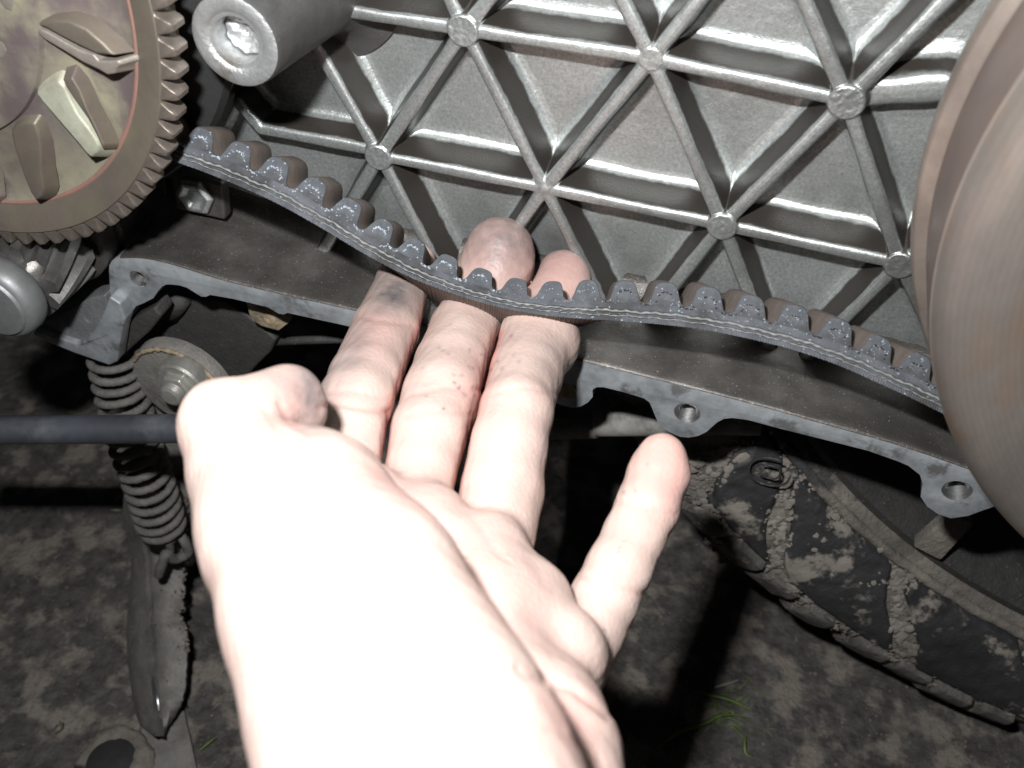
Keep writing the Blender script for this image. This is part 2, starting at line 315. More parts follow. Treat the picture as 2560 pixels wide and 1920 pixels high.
# shallow raised pads and steps in the pockets
H += .5/(1+np.exp(-(Z+X*.25-30)/1.2))*0
gx, gz = np.gradient(H, st)
Nrm = np.stack([gx*-1, -np.ones_like(H), -gz], -1); Nrm /= np.linalg.norm(Nrm, axis=-1, keepdims=True)
Vall = np.stack([X, FY-H, Z], -1).reshape(-1, 3); Nall = Nrm.reshape(-1, 3)
n1, n2 = X.shape; I = np.arange(n1*n2).reshape(n1, n2)
Q = np.stack([I[:-1, :-1], I[1:, :-1], I[1:, 1:], I[:-1, 1:]], -1).reshape(-1, 4)
qo = own[:-1, :-1].reshape(-1); qx = X[:-1, :-1].reshape(-1); qz = Z[:-1, :-1].reshape(-1)
keep = (qz > wallbase(qx)-2)
Q, qo = Q[keep], qo[keep]
def hf_obj(name, sel):
    q = Q[sel]; 
    if len(q) == 0: return
    u, inv = np.unique(q, return_inverse=True)
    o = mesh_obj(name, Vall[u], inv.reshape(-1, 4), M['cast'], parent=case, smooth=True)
    o.data.normals_split_custom_set_from_vertices(Nall[u].tolist())
    return o
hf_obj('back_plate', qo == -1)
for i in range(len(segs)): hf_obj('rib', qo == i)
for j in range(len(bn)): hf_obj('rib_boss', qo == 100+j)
# cavity wall swept along the flange edge
prof = [(0, FL), (.35, FL+.12), (.7, FL+.6), (1.0, FL+3), (1.6, -12), (2.3, -4), (2.8, 2), (3.3, 5), (4.1, 7.6), (5.4, 9.6), (7.2, 11.3), (9.5, 12.1), (11, 12.4)]
pr_ = smoothpath([(a, b, 0) for a, b in prof], 34)[:, :2]
pr_ = np.vstack([[(0, FL), (.35, FL+.12), (.7, FL+.6)], pr_[2:]])
T = np.gradient(wallE, axis=0); T /= np.linalg.norm(T, axis=1)[:, None]; Nn = np.stack([-T[:, 1], T[:, 0]], 1)
V = []
for i in range(len(wallE)):
    for (o_, y) in pr_:
        o2 = o_ + (.35*math.sin(i*.11+y*.13)+.2*math.sin(i*.31))*(1 if y > FL+2 else 0)*.5
        V.append((wallE[i, 0]+Nn[i, 0]*o2, y, wallE[i, 1]+Nn[i, 1]*o2))
k = len(pr_); F = [(i*k+j, (i+1)*k+j, (i+1)*k+j+1, i*k+j+1) for i in range(len(wallE)-1) for j in range(k-1)]
mesh_obj('side_wall', V, F, M['wall'], parent=case, smooth=True)
# flange ring face with lugs and threaded holes
lower = [(2600, 1330), (2500, 1262), (2455, 1277), (2420, 1290), (2378, 1296), (2345, 1285), (2318, 1266), (2302, 1242), (2307, 1209), (2300, 1187), (2272, 1165), (2247, 1154), (2171, 1127), (2060, 1099), (1952, 1072), (1870, 1050),
    (1831, 1045), (1810, 1047), (1793, 1056), (1766, 1080), (1745, 1090), (1722, 1094), (1700, 1092), (1678, 1083), (1660, 1072), (1645, 1056), (1632, 1025), (1624, 1006), (1610, 996), (1591, 990), (1550, 978), (1509, 968),
    (1492, 968), (1481, 974), (1482, 992), (1470, 1006), (1452, 1016), (1432, 1020), (1399, 1012), (1360, 990), (1330, 935), (1130, 880), (960, 838),
    (860, 813), (790, 798), (719, 782), (708, 786), (696, 784), (683, 776), (669, 768), (583, 747), (525, 737), (514, 742), (502, 741), (486, 731), (467, 719), (447, 713), (428, 711), (415, 711), (405, 716), (395, 727),
    (383, 745), (360, 757), (340, 765), (325, 785), (318, 801), (303, 822), (294, 850), (290, 905), (276, 908), (262, 880), (268, 840), (275, 800), (279, 770), (276, 743), (274, 710), (272, 677), (273, 663), (279, 652), (288, 646)]
top = [P(a, b, FL) for a, b in lower]
edge = [np.array((x, FL, z)) for x, z in wallE[:-4]]
outline = edge + [P(a, b, FL) for a, b in lower if a > 0 and a <= 2500][0:]
holes = []; hole_spec = [((345, 697), 3.3), ((1718, 1033), 4.1), ((2393, 1227), 4.3)]
for (c, r) in hole_spec:
    cc = P(*c, FL); holes.append([cc+np.array((math.cos(t), 0, math.sin(t)))*r for t in np.linspace(0, 2*math.pi, 29)[:-1]])
V, F = prism(outline, (0, 9, 0), holes)
o = mesh_obj('flange', V, F, M['flange'], parent=case)
bevel(o, .35, 2, 50)
for (c, r) in hole_spec:
    cc = P(*c, FL); pf = []
    pf.append((.02, r-.02)); t = .3
    while t < 8.6:
        pf += [(t, r-.05), (t+.8, r-1.3)]; t += 1.6
    pf += [(8.9, r-.5), (9.0, 0.01)]
    o = mesh_obj('threaded_hole', *lathe(pf, cc, (0, 1, 0), 28), M['thread'], parent=case); auto_smooth(o, 30)
# blind lug hole filled with dirt
cc = P(1417, 976, FL); o = mesh_obj('plugged_hole', *lathe([(-.25, 0.01), (-.3, 2.2), (-.35, 2.8), (0.1, 3.1)], cc, (0, 1, 0), 24, jitter=.12), M['rust'], parent=case); auto_smooth(o, 40)
# outer skirt of the case, behind the flange
Vs = []; 
for p in wallE: 
    Vs += [(p[0], FL+8.5, p[1]-2.6), (p[0], 20, p[1]-1.0)]
mesh_obj('outer_skirt', Vs, [(2*i, 2*i+1, 2*i+3, 2*i+2) for i in range(len(wallE)-1)], M['grime'], parent=case)
# lower left casting corner: dark web with a machined lower edge
lp = [(82, 836), (93, 814), (125, 797), (155, 782), (190, 764), (225, 745), (262, 738), (275, 790), (268, 850), (278, 908), (250, 902), (187, 880), (130, 858)]
V, F = prism([P(a, b, -27) for a, b in lp], (0, 8, 0)); o = mesh_obj('corner_web', V, F, M['lump'], parent=case); bevel(o, 1.0, 3, 25)
lp = [(82, 838), (90, 827), (135, 842), (190, 860), (215, 852), (236, 822), (262, 770), (272, 742), (300, 760), (312, 800), (303, 830), (292, 905), (272, 914), (187, 884), (130, 861)]
V, F = prism([P(a, b, -29.5) for a, b in lp], (0, 6, 0)); o = mesh_obj('corner_edge', V, F, M['flange'], parent=case); bevel(o, .9, 3, 25)
lp = [(300, 830), (335, 795), (385, 768), (402, 792), (372, 830), (330, 868), (292, 905)]
V, F = prism([P(a, b, -22) for a, b in lp], (0, 9, 0)); o = mesh_obj('corner_gusset', V, F, M['rubber_dark'], parent=case); bevel(o, 1.2, 3, 25)
# bolt set in the wall
bc = P(490, 487, -3)
V, F = prism([bc+np.array((a, 0, b)) for a, b in [(-10, -7.5), (9, -8.5), (11, 6), (-8, 8.5)]], (0, 5, 0)); o = mesh_obj('bolt_pad', V, F, M['wall'], parent=case); bevel(o, 1.2, 3, 25)
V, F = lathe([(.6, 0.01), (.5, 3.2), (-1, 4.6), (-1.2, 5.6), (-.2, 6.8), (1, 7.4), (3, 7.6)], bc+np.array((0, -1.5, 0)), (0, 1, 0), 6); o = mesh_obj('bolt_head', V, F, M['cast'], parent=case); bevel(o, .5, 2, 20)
# hollow mounting post
pc = P(585, 105, -40)
post_prof = [(8.6, 0.01), (8.6, 6.0), (1.0, 6.2), (.9, 6.6), (.8, 7.3), (.35, 7.7), (.1, 8.5), (0, 9.2), (0, 10.9), (.3, 11.7), (1.0, 12.1), (2.0, 12.2), (20, 13.6), (40, 15.4), (46, 17.5), (49, 21), (50.5, 26)]
V, F = lathe(post_prof, pc, (0, 1, 0), 72)
mi = [0 if i//72 < 9 else 1 for i in range(len(F))]
post = mesh_obj('mounting_post', V, F, [M['machined'], M['post_body']], parent=case, mi=mi, loc=pc); auto_smooth(post, 35)
V, F = lathe([(6.6, .01)]+[(6.5-.3*math.sin(k_*.9), .5+k_*.57) for k_ in range(10)], pc, (0, 1, 0), 60, jitter=.1)
V = [np.array(v)+np.array((0, 1.6*(float(vnoise(np.array([v[0]]), np.array([v[2]]), .9, 12)[0])-.5)+random.uniform(-.12, .12), 0)) for v in V]
mesh_obj('scale_deposit', V, F, M['machined'], parent=post, smooth=True)

# ================================================================== DRIVE BELT
YN, YF = -38.0, -20.0
near = [(250, 345), (330, 371), (416, 397), (500, 426), (578, 457), (694, 509), (810, 574), (926, 643), (1041, 700), (1157, 742), (1250, 768), (1388, 791), (1504, 800), (1620, 808), (1736, 821), (1851, 842), (1967, 870), (2083, 908), (2198, 958), (2314, 1012), (2372, 1041), (2470, 1095)]
shift = [(250, 85, -12), (416, 78, -8), (700, 66, -6), (926, 42, 8), (1060, 16, 44), (1157, 2, 70), (1250, -4, 78), (1340, -6, 66), (1430, -8, 34), (1510, -12, 2), (1620, -22, -12), (1736, -36, -22), (1851, -50, -28), (1967, -62, -33), (2200, -78, -44), (2470, -85, -55)]
sx = [s[0] for s in shift]
NP = np.array([P(a, b, YN) for a, b in near])
FP = np.array([P(a+np.interp(a, sx, [s[1] for s in shift]), b+np.interp(a, sx, [s[2] for s in shift]), YF) for a, b in near])
NS = 2400
NPs = smoothpath(NP, NS); d_ = np.r_[0, np.cumsum(np.linalg.norm(np.diff(NPs, axis=0), axis=1))]
FPs0 = smoothpath(FP, NS)
# pair far points with near ones through the same control parameter
dn = np.r_[0, np.cumsum(np.linalg.norm(np.diff(NP, axis=0), axis=1))]; df_ = np.r_[0, np.cumsum(np.linalg.norm(np.diff(FP, axis=0), axis=1))]
fpar = np.interp(d_, dn, df_); ff = np.linspace(0, df_[-1], NS)
FPs = np.stack([np.interp(fpar, ff, FPs0[:, k]) for k in range(3)], 1)
LEN = d_[-1]
tg = np.gradient(NPs, axis=0); tg /= np.linalg.norm(tg, axis=1)[:, None]
wv = FPs-NPs; upb = np.cross(tg, wv); upb /= np.linalg.norm(upb, axis=1)[:, None]
if upb[:, 2].mean() < 0: upb = -upb
def at_s(arr, s): return np.array([np.interp(s, d_, arr[:, k]) for k in range(3)])
def bpt(s, w_, v): 
    """s along, w_ 0 near..1 far, v height above the back of the belt"""
    ins = .012*v*(1-2*w_)
    return at_s(NPs, s)+at_s(wv, s)*(w_+ins)+at_s(upb, s)*v
belt = thing('drive_belt', at_s(NPs, LEN/2), 'blue-grey cogged rubber drive belt with frayed edge, pushed up by the fingers', 'belt')
# band: profile around the section, per station
ss = np.arange(0, LEN, .36); secs = []
PRF = [(0, 0.0), (0, .9), (.006, 1.3), (.03, 1.45), (.03, 1.65), (0, 1.85), (0, 2.2), (.02, 2.35), (.02, 3.2), (.004, 3.35), (0, 3.9), (0, 5.3)]
V = []; F = []; mi = []
k = len(PRF)+2
for n_, s in enumerate(ss):
    ser = .22*((n_ % 2)*2-1)+.12*math.sin(n_*1.7)+random.uniform(-.06, .06)
    wvy = .12*math.sin(s*.9)+.08*math.sin(s*.37)
    for q, (a, b) in enumerate(PRF):
        jit = random.uniform(-.002, .002) if q in (0, 1) else 0
        V.append(bpt(s, a+jit+(.006*(n_ % 2) if q in (0, 1, 2) else 0), b+(ser*.45 if q == 0 else 0)+(wvy if 1 < q < 10 else 0)))
    V.append(bpt(s, 1, 5.3)); V.append(bpt(s, 1+.01*(n_ % 2), ser*.5))
for n_ in range(len(ss)-1):
    for j in range(k):
        j2 = (j+1) % k; F.append((n_*k+j, (n_+1)*k+j, (n_+1)*k+j2, n_*k+j2)); mi.append(0 if j < 11 else 1)
o = mesh_obj('band', V, F, [M['belt'], M['belt_brown']], parent=belt, mi=mi)
# cord: pale wavering twist along the near face
cs = np.arange(1, LEN-1, .5)
cp = [bpt(s, .004, 2.78+.12*math.sin(s*.9)+.08*math.sin(s*.37)+.11*math.sin(s*2.3)) for s in cs]
o = mesh_obj('cord', *tube(cp, [.30+.10*math.sin(i*1.1) for i in range(len(cp))], 6), M['cord'], parent=belt, smooth=True)
cp = [bpt(s, .008, 1.55+.12*math.sin(s*.9)+.05*math.sin(s*3.1)) for s in cs]
o = mesh_obj('cord', *tube(cp, [.16+.06*math.sin(i*1.3) for i in range(len(cp))], 6), M['cord'], parent=belt, smooth=True)
# teeth
PITCH_ = 11.05; s0 = 2.6
tooth_prof = [(-0.5, 0.05), (-0.46, 0.12), (-0.42, 0.38), (-0.385, 0.95), (-0.35, 1.95), (-0.32, 3.1), (-0.285, 4.3), (-0.24, 5.25), (-0.18, 5.8), (-0.1, 6.05), (0, 6.1), (0.1, 6.05), (0.18, 5.8), (0.24, 5.25), (0.285, 4.3), (0.32, 3.1), (0.35, 1.95), (0.385, 0.95), (0.42, 0.38), (0.46, 0.12), (0.5, 0.05)]
stt = []; dark = []
nt_ = int((LEN-6)/PITCH_)
# find phase so that one tooth peak stands at pixel (490*1.157)
for it in range(nt_):
    sc_ = s0+4+it*PITCH_
    V = []; top_n = []
    ws = [0, .03, .5, .97, 1]
    for (a, h) in tooth_prof:
        for q, w_ in enumerate(ws):
            hv = h-(.25 if q in (0, 4) and h > .6 else 0); aa = a*(1-.03*(q in (0, 4)))
            V.append(bpt(sc_+aa*PITCH_, w_, 5.3+max(hv, .01)+.1*math.sin(it*2.1+a*3)))
    m_ = len(tooth_prof); base_n = len(V)
    for (a, h) in tooth_prof:
        V.append(bpt(sc_+a*PITCH_, 0, 5.15)); V.append(bpt(sc_+a*PITCH_, 1, 5.15))
    F = []; mi = []
    for i in range(m_-1):
        for q in range(4): F.append((i*5+q, i*5+q+1, (i+1)*5+q+1, (i+1)*5+q)); mi.append(0 if q == 0 else 1)
        F.append((base_n+2*i, i*5, (i+1)*5, base_n+2*i+2)); mi.append(0)
        F.append((base_n+2*i+1, base_n+2*i+3, (i+1)*5+4, i*5+4)); mi.append(1)
    o = mesh_obj('tooth', V, F, [M['belt'], M['belt_brown']], parent=belt, mi=mi, loc=bpt(sc_, .5, 5.3)); auto_smooth(o, 42)
    # woven thread ends following each tooth outline
    for i in range(60):
        a = -.5+i/60; h = np.interp(a, [p[0] for p in tooth_prof], [p[1] for p in tooth_prof])
        hgt = 5.0+max(h-1.95, 0)*.86-(.55 if h < 1.95 else 0)*0
        a2 = a*(1-.32*(h > 2.6))
        if random.random() < ((.5 if it % 3 else .62) if it < 11 else .2): stt.append((bpt(sc_+a2*PITCH_+random.uniform(-.25, .25), -.004, hgt+random.uniform(-.28, .28)), random.uniform(.10, .50 if it < 11 else .24)))
        elif it > 13 and random.random() < .4: dark.append((bpt(sc_+a2*PITCH_+random.uniform(-.2, .2), -.004, hgt+random.uniform(-.2, .2)), random.uniform(.15, .42)))
for lst, mm_ in ((stt, M['stitch']), (dark, M['grime'])):
    V = []; F = []
    for p, r in lst:
        b0 = len(V)
        for dx, dy, dz in ((1, 0, 0), (-1, 0, 0), (0, 1, 0), (0, -1, 0), (0, 0, 1), (0, 0, -1)): V.append(p+np.array((dx*r*random.uniform(.7, 1.5), dy*r*.7, dz*r*random.uniform(.6, 1.3))))
        for f in ((0, 2, 4), (2, 1, 4), (1, 3, 4), (3, 0, 4), (2, 0, 5), (1, 2, 5), (3, 1, 5), (0, 3, 5)): F.append(tuple(b0+i for i in f))
    o = mesh_obj('woven_thread', V, F, mm_, parent=belt, smooth=True); o['kind'] = 'stuff'

# ================================================================== STARTER RING GEAR (left)
gc = np.array((-140.9, -50, 19.4))
gear = thing('ring_gear', gc, 'toothed ring gear with curved fan fins and yellowed brown face, top left corner', 'gear')
R0 = 80.3
gp = [(10, 76), (9.5, R0-.3), (9, R0), (.6, R0), (0, R0-.6), (.6, 77.0), (2.9, 72.4), (3.2, 71.9)]
V, F = lathe(gp, gc, (0, 1, 0), 220); o = mesh_obj('toothed_rim', V, F, M['gear_face'], parent=gear); auto_smooth(o, 30)
V, F = lathe([(3.2, 71.9), (3.0, 71.5), (3.1, 71.1), (3.5, 70.6)], gc, (0, 1, 0), 200); o = mesh_obj('red_ring', V, F, M['red'], parent=gear); auto_smooth(o, 60)
V, F = lathe([(3.5, 70.6), (4.2, 69.9), (4.6, 66), (3.6, 60), (2.0, 52), (.2, 47.5)], gc, (0, 1, 0), 200); o = mesh_obj('fan_disc', V, F, M['gear_disc'], parent=gear); auto_smooth(o, 40)
V, F = lathe([(.2, 47.5), (-1.2, 47), (-1.5, 46.2), (-1.5, 30), (-3, 28), (-3.2, .01)], gc, (0, 1, 0), 160); o = mesh_obj('hub_plate', V, F, M['gear_disc'], parent=gear); auto_smooth(o, 30)
NT = 84
tp = [(-2.75, 0), (-2.3, .9), (-1.75, 2.5), (-1.25, 3.9), (-.7, 4.6), (.7, 4.6), (1.25, 3.9), (1.75, 2.5), (2.3, .9), (2.75, 0)]
V = []; F = []
lay = [(.9, 1.1), (.0, .25), (4, 0), (9, 0)]
lays = [(.25, -.9), (.5, -.3), (1.1, 0), (5.6, 0), (6.2, -.6)]
for (yy, dr) in lays:
    for (t, r) in tp: V.append((t, yy, max(0, r+dr*(r > .5))-.25))
n = len(tp)
for i in range(len(lays)-1):
    for j in range(n-1): F.append((i*n+j, i*n+j+1, (i+1)*n+j+1, (i+1)*n+j))
F.append(tuple(range(n))); F.append(tuple((len(lays)-1)*n+j for j in range(n))[::-1])
me = None
for q in range(NT):
    an = 2*math.pi*q/NT
    ang = math.degrees(math.atan2(math.sin(an), math.cos(an)))
    if not (-115 < ang < 75): continue
    if me is None:
        o = mesh_obj('gear_tooth', np.array(V)+gc, F, M['gear_tooth'], parent=gear); auto_smooth(o, 35); me = o.data
    else:
        o = bpy.data.objects.new('gear_tooth', me); sc.collection.objects.link(o); o.parent = gear
    # local z -> radial direction
    o.location = Vector((math.cos(an)*R0*U, 0, math.sin(an)*R0*U)); o.rotation_euler = (0, -(an-math.pi/2), 0)
def zpx(pts, s=2.5721): return [(a/s, b/s) for a, b in pts]
fins = [(zpx([(180, 190), (210, 165), (270, 190), (380, 255), (500, 318), (610, 352), (640, 395), (720, 398), (790, 392), (812, 425), (775, 455), (765, 490), (715, 500), (650, 462), (520, 402), (380, 318), (250, 245)]), 'fin_grey'),
        (zpx([(205, 150), (300, 118), (430, 122), (560, 180), (690, 290), (770, 375), (640, 360), (500, 295), (380, 235), (270, 175)]), 'gear_face'),
        (zpx([(372, 478), (440, 470), (500, 560), (560, 700), (640, 850), (690, 960), (680, 990), (640, 900), (560, 760), (470, 640), (400, 540)]), 'gear_face'),
        (zpx([(195, 580), (240, 530), (300, 500), (350, 488), (395, 530), (440, 620), (500, 730), (580, 830), (640, 910), (665, 960), (655, 1005), (610, 1045), (570, 1010), (520, 950), (430, 850), (330, 740), (240, 640)]), 'fin_pale'),
        (zpx([(45, 830), (75, 780), (150, 750), (215, 765), (250, 850), (270, 960), (275, 1100), (300, 1230), (285, 1290), (245, 1318), (205, 1270), (160, 1170), (110, 1040), (70, 930)]), 'gear_face'),
        (zpx([(-180, 1000), (-130, 960), (-80, 1000), (-60, 1150), (-40, 1300), (-90, 1380), (-150, 1300)]), 'fin_grey'),
        (zpx([(-120, 250), (-40, 215), (30, 260), (60, 330), (20, 390), (-80, 400)]), 'fin_grey'),
        (zpx([(-60, -140), (40, -120), (110, -20), (80, 90), (30, 70), (-40, -20)]), 'fin_grey')]
for poly, mm_ in fins:
    pts = np.array([P(a, b, -51.6) for a, b in poly]); c_ = pts.mean(0)
    topp = c_+(pts-c_)*.86; topp[:, 1] = -51.6+(topp[:, 2]-c_[2])*.04; basep = c_+(pts-c_)*1.10; basep[:, 1] = -46.5
    n = len(pts); Vf = list(topp)+list(basep); Ff = [tuple(range(n))]+[(j, (j+1) % n, n+(j+1) % n, n+j) for j in range(n)]
    o = mesh_obj('fan_fin', Vf, Ff, M[mm_], parent=gear); bevel(o, .7, 3, 25)
# dark pulley half behind the gear
pul = thing('driving_pulley', (gc[0]+4, -22, gc[2]-2), 'dark round pulley half just behind the ring gear', 'pulley')
V, F = lathe([(-8, 40), (-4, 76), (-3, 80), (0, 81), (6, 79), (8, 60)], (gc[0]+4, -20, gc[2]-2), (0, 1, 0), 120); o = mesh_obj('pulley_disc', V, F, M['grime'], parent=pul); auto_smooth(o, 35)
V, F = tube([P(380, 275, -20), P(392, 262, -20), P(410, 262, -22), P(424, 272, -24), P(432, 292, -26), P(430, 312, -28)], 1.4, 10); o = mesh_obj('pulley_clip', V, F, M['gear_tooth'], parent=pul, smooth=True)

# ================================================================== CLUTCH DRUM (right)
bc = np.array((236.5, 0, 3.5))
drum = thing('clutch_drum', (236.5, -40, 3.5), 'large smooth brown steel clutch drum cut off by the right edge', 'clutch drum')
V, F = lathe([(-14, 40), (-16, 100), (-22, 112), (-29, 116.2), (-31, 116.4), (-32.5, 116.0), (-33.4, 115.2), (-33.8, 113.0), (-35.2, 111.6)], bc, (0, 1, 0), 260); o = mesh_obj('rim', V, F, M['drum_rim'], parent=drum); auto_smooth(o, 40)
V, F = lathe([(-35.2, 111.6), (-36.0, 112.6), (-38, 112.9), (-50, 112.7), (-58, 112.6), (-61, 112.2)], bc, (0, 1, 0), 260); o = mesh_obj('shell', V, F, M['drum'], parent=drum); auto_smooth(o, 60)
V, F = lathe([(-61, 112.2), (-61.4, 111.2), (-62, 111.1), (-62.4, 111.9), (-64, 111.3), (-66.5, 109.5), (-68.5, 106.8), (-69.8, 103), (-70.4, 98), (-70.2, 86), (-68, 72), (-67.5, 40), (-69, 20), (-69, .01)], bc, (0, 1, 0), 260); o = mesh_obj('front_face', V, F, M['drum_face'], parent=drum); auto_smooth(o, 60)

# ================================================================== STARTER PINION lower left
pa = P(-24, 768, -64)
pin = thing('starter_pinion', pa, 'small helical steel pinion with smooth grey cap below the ring gear', 'pinion')
V, F = lathe([(-.4, .01), (-.3, 8.5), (0, 10.8), (.6, 11.4), (.9, 11.5), (1.2, 12.2), (2.2, 13.2), (4, 13.9), (7, 14.0), (9, 13.4), (10.5, 12), (11.5, 9)], pa, (0, 1, 0), 72); o = mesh_obj('cap', V, F, M['cap'], parent=pin); auto_smooth(o, 30)
nt2 = 10; V = []; F = []; lay_y = np.linspace(14, 34, 10); per = 8
V, F = lathe([(10, 10.4), (37, 10.4)], pa, (0, 1, 0), 40); o = mesh_obj('pinion_core', V, F, M['pinion'], parent=pin, smooth=True)
for q in range(nt2):
    V = []; F = []
    for li, yy in enumerate(lay_y):
        a0 = 2*math.pi*q/nt2+.2+(yy-19)*.03
        for (da, r) in ((-.27, 10.2), (-.19, 12.4), (-.12, 14.2), (.12, 14.2), (.19, 12.4), (.27, 10.2)):
            V.append(pa+np.array((math.cos(a0+da)*r, yy, math.sin(a0+da)*r)))
    for li in range(len(lay_y)-1):
        for j in range(5): F.append((li*6+j, li*6+j+1, (li+1)*6+j+1, (li+1)*6+j))
    F.append(tuple(range(6))); F.append(tuple(len(V)-6+j for j in range(6))[::-1])
    o = mesh_obj('pinion_tooth', V, F, M['pinion'], parent=pin); auto_smooth(o, 30)
V, F = lathe([(36, 6), (36, 14.9), (37, 15.6), (45, 15.4), (46, 14.7), (47.5, 14.7), (48.5, 15.6), (62, 15.8), (63, 12)], pa, (0, 1, 0), 64); o = mesh_obj('sleeve', V, F, M['wall'], parent=pin); auto_smooth(o, 30)

# ================================================================== BLACK ROD
ra, rb = Cp(-120, 1076, 328), Cp(640, 1070, 322)
rod = thing('black_rod', ra, 'smooth black metal rod running in level from the left edge behind the thumb', 'rod')
o = mesh_obj('shaft', *tube([ra+(rb-ra)*t for t in np.linspace(0, 1, 30)], 4.75, 40), M['rod'], parent=rod); auto_smooth(o, 40)
V, F = lathe([(0, 4.85), (0, 6.0), (6, 6.0), (6, 4.85)], rb-(rb-ra)/np.linalg.norm(rb-ra)*6, rb-ra, 32); o = mesh_obj('end_collar', V, F, M['rod'], parent=rod); auto_smooth(o, 40)

# ================================================================== SPRING
spx = [(284, 872), (300, 965), (315, 1030), (343, 1128), (366, 1190), (388, 1262), (409, 1340)]
spts = np.array([P(a, b, y) for (a, b), y in zip(spx, (-18, -21, -24, -28, -30, -32, -34))])
ax_ = smoothpath(spts, 400); dl = np.r_[0, np.cumsum(np.linalg.norm(np.diff(ax_, axis=0), axis=1))]
spring = thing('return_spring', spts[0], 'grimy grey coil spring hanging down and crossing behind the black rod', 'spring')
tt = np.gradient(ax_, axis=0); tt /= np.linalg.norm(tt, axis=1)[:, None]; hel = []
turns = 16.6; NN = 1100
for i in range(NN):
    f = i/(NN-1); g = int(f*399); a = ax_[g]; t = tt[g]; u = np.cross((0, 1, 0), t); u /= np.linalg.norm(u); v = np.cross(t, u)
    an = 2*math.pi*turns*f; rr = 9.1*(1 if f < .93 else 1-(f-.93)/.07*.45)*(1 if f > .03 else .8+.2*f/.03); hel.append(a+(u*math.cos(an)+v*math.sin(an))*rr)
hook = [hel[-1]+(P(428, 1375, -36)-hel[-1])*.6, P(424, 1385, -37), P(410, 1410, -39), P(397, 1437, -41)]
allp = np.array(hel+list(smoothpath([hel[-1]]+hook, 40))[1:])
o = mesh_obj('coil', *tube(allp, 1.62, 10, jitter=.07), M['spring'], parent=spring, smooth=True)
hk = smoothpath([P(440, 1330, -30), P(462, 1355, -31), P(466, 1385, -32), P(440, 1398, -36), P(415, 1385, -39), P(405, 1410, -41), P(396, 1438, -42)], 40)
o = mesh_obj('end_hook', *tube(hk, 2.2, 10, jitter=.1), M['spring'], parent=spring, smooth=True)

# ================================================================== CENTRE STAND with pivot bolt
pv = P(455, 945, -44)
stand = thing('centre_stand', P(400, 1841, -88), 'grimy steel centre stand leg with pivot nut at top and pointed foot', 'stand')
pw = P(450, 968, -21)
V, F = lathe([(0, .01), (-.6, 17.5), (-.2, 19.5), (1.5, 20.3), (5, 20.5)], pw, (0, 1, 0), 72, jitter=.05); o = mesh_obj('pivot_washer', V, F, M['stand'], parent=stand); auto_smooth(o, 40)
rim = [pw+np.array((math.cos(t)*19.2, -1.0, math.sin(t)*19.2)) for t in np.linspace(-.9, 2.6, 90)]
o = mesh_obj('rust_edge', *tube(rim, [.55+random.uniform(0, .5) for _ in rim], 8, jitter=.2), M['rust'], parent=stand, smooth=True)
V, F = lathe([(-3.2, 5), (-3.2, 8.6), (-2.4, 9.4), (0, 9.7), (3, 9.7)], P(458, 950, -25), (0, 1, 0), 48); nutf = mesh_obj('nut_flange', V, F, M['nut'], parent=stand, loc=P(458, 950, -25)); auto_smooth(nutf, 35)
V, F = lathe([(-6.6, .01), (-6.6, 5.4), (-6.0, 6.6), (-3.1, 6.8)], P(458, 950, -25), (0, 1, 0), 6); o = mesh_obj('hex_nut', V, F, M['nut'], parent=stand); bevel(o, .5, 2, 20)
pf = [(-10, .01), (-10, 3.2), (-9.5, 4.0)]; t = -9.4
while t < -6.6: pf += [(t, 4.3), (t+.35, 3.9)]; t += .7
V, F = lathe(pf, P(458, 950, -25), (0, 1, 0), 32); o = mesh_obj('bolt_end', V, F, M['nut'], parent=stand); auto_smooth(o, 30)
arm = [P(a, b, -12) for a, b in [(350, 1000), (372, 940), (520, 960), (540, 1040), (500, 1130), (482, 1250), (478, 1420), (400, 1420), (380, 1250), (345, 1120)]]
V, F = prism(arm, (0, 6, 0)); o = mesh_obj('pivot_arm', V, F, M['stand'], parent=stand); bevel(o, 1, 2, 25)
rows = [(1200, 309, 345, 470, -12), (1250, 308, 345, 472, -13), (1298, 306, 350, 471, -14), (1347, 320, 360, 470, -17), (1397, 329, 370, 462, -22), (1440, 326, 372, 466, -27), (1495, 321, 374, 460, -34), (1535, 318, 376, 457, -40), (1575, 316, 378, 470, -47), (1620, 317, 380, 472, -54),
        (1659, 319, 382, 470, -60), (1718, 325, 386, 467, -68), (1752, 330, 390, 458, -74), (1790, 338, 392, 440, -79), (1817, 348, 394, 420, -83), (1841, 380, 396, 410, -87)]
V = []
def rag(x, py, amp): return x+amp*(math.sin(py*.31)+math.sin(py*.83+1))*.5
rr_ = []
for i in range(len(rows)-1):
    for f in np.linspace(0, 1, 7)[:-1]: rr_.append([rows[i][j]*(1-f)+rows[i+1][j]*f for j in range(5)])
rr_.append(list(rows[-1]))
for (py, l, c_, r, y) in rr_:
    amp = 7 if py < 1560 else 1
    r2 = rag(r, py, amp) + (random.uniform(-4, 4) if py < 1560 else random.uniform(-1, 1))
    wd = r2-l
    row = [P(l, py, y+5), P(l+3, py, y), P(l+wd*.2, py, y-3.2), P(c_-8, py, y-4.2), P(c_+2, py, y-2.4), P(c_+14, py, y-4.4), P(c_+wd*.3, py, y-3.6), P(r2-4, py, y-1.5), P(r2, py, y+.5), P(r2-3, py, y+5)]
    V += row
k = 10; F = [(i*k+j, i*k+(j+1) % k, (i+1)*k+(j+1) % k, (i+1)*k+j) for i in range(len(rr_)-1) for j in range(k)]
F += [tuple(range(k)), tuple((len(rr_)-1)*k+j for j in range(k))[::-1]]
o = mesh_obj('leg', V, F, M['stand'], parent=stand); auto_smooth(o, 60)
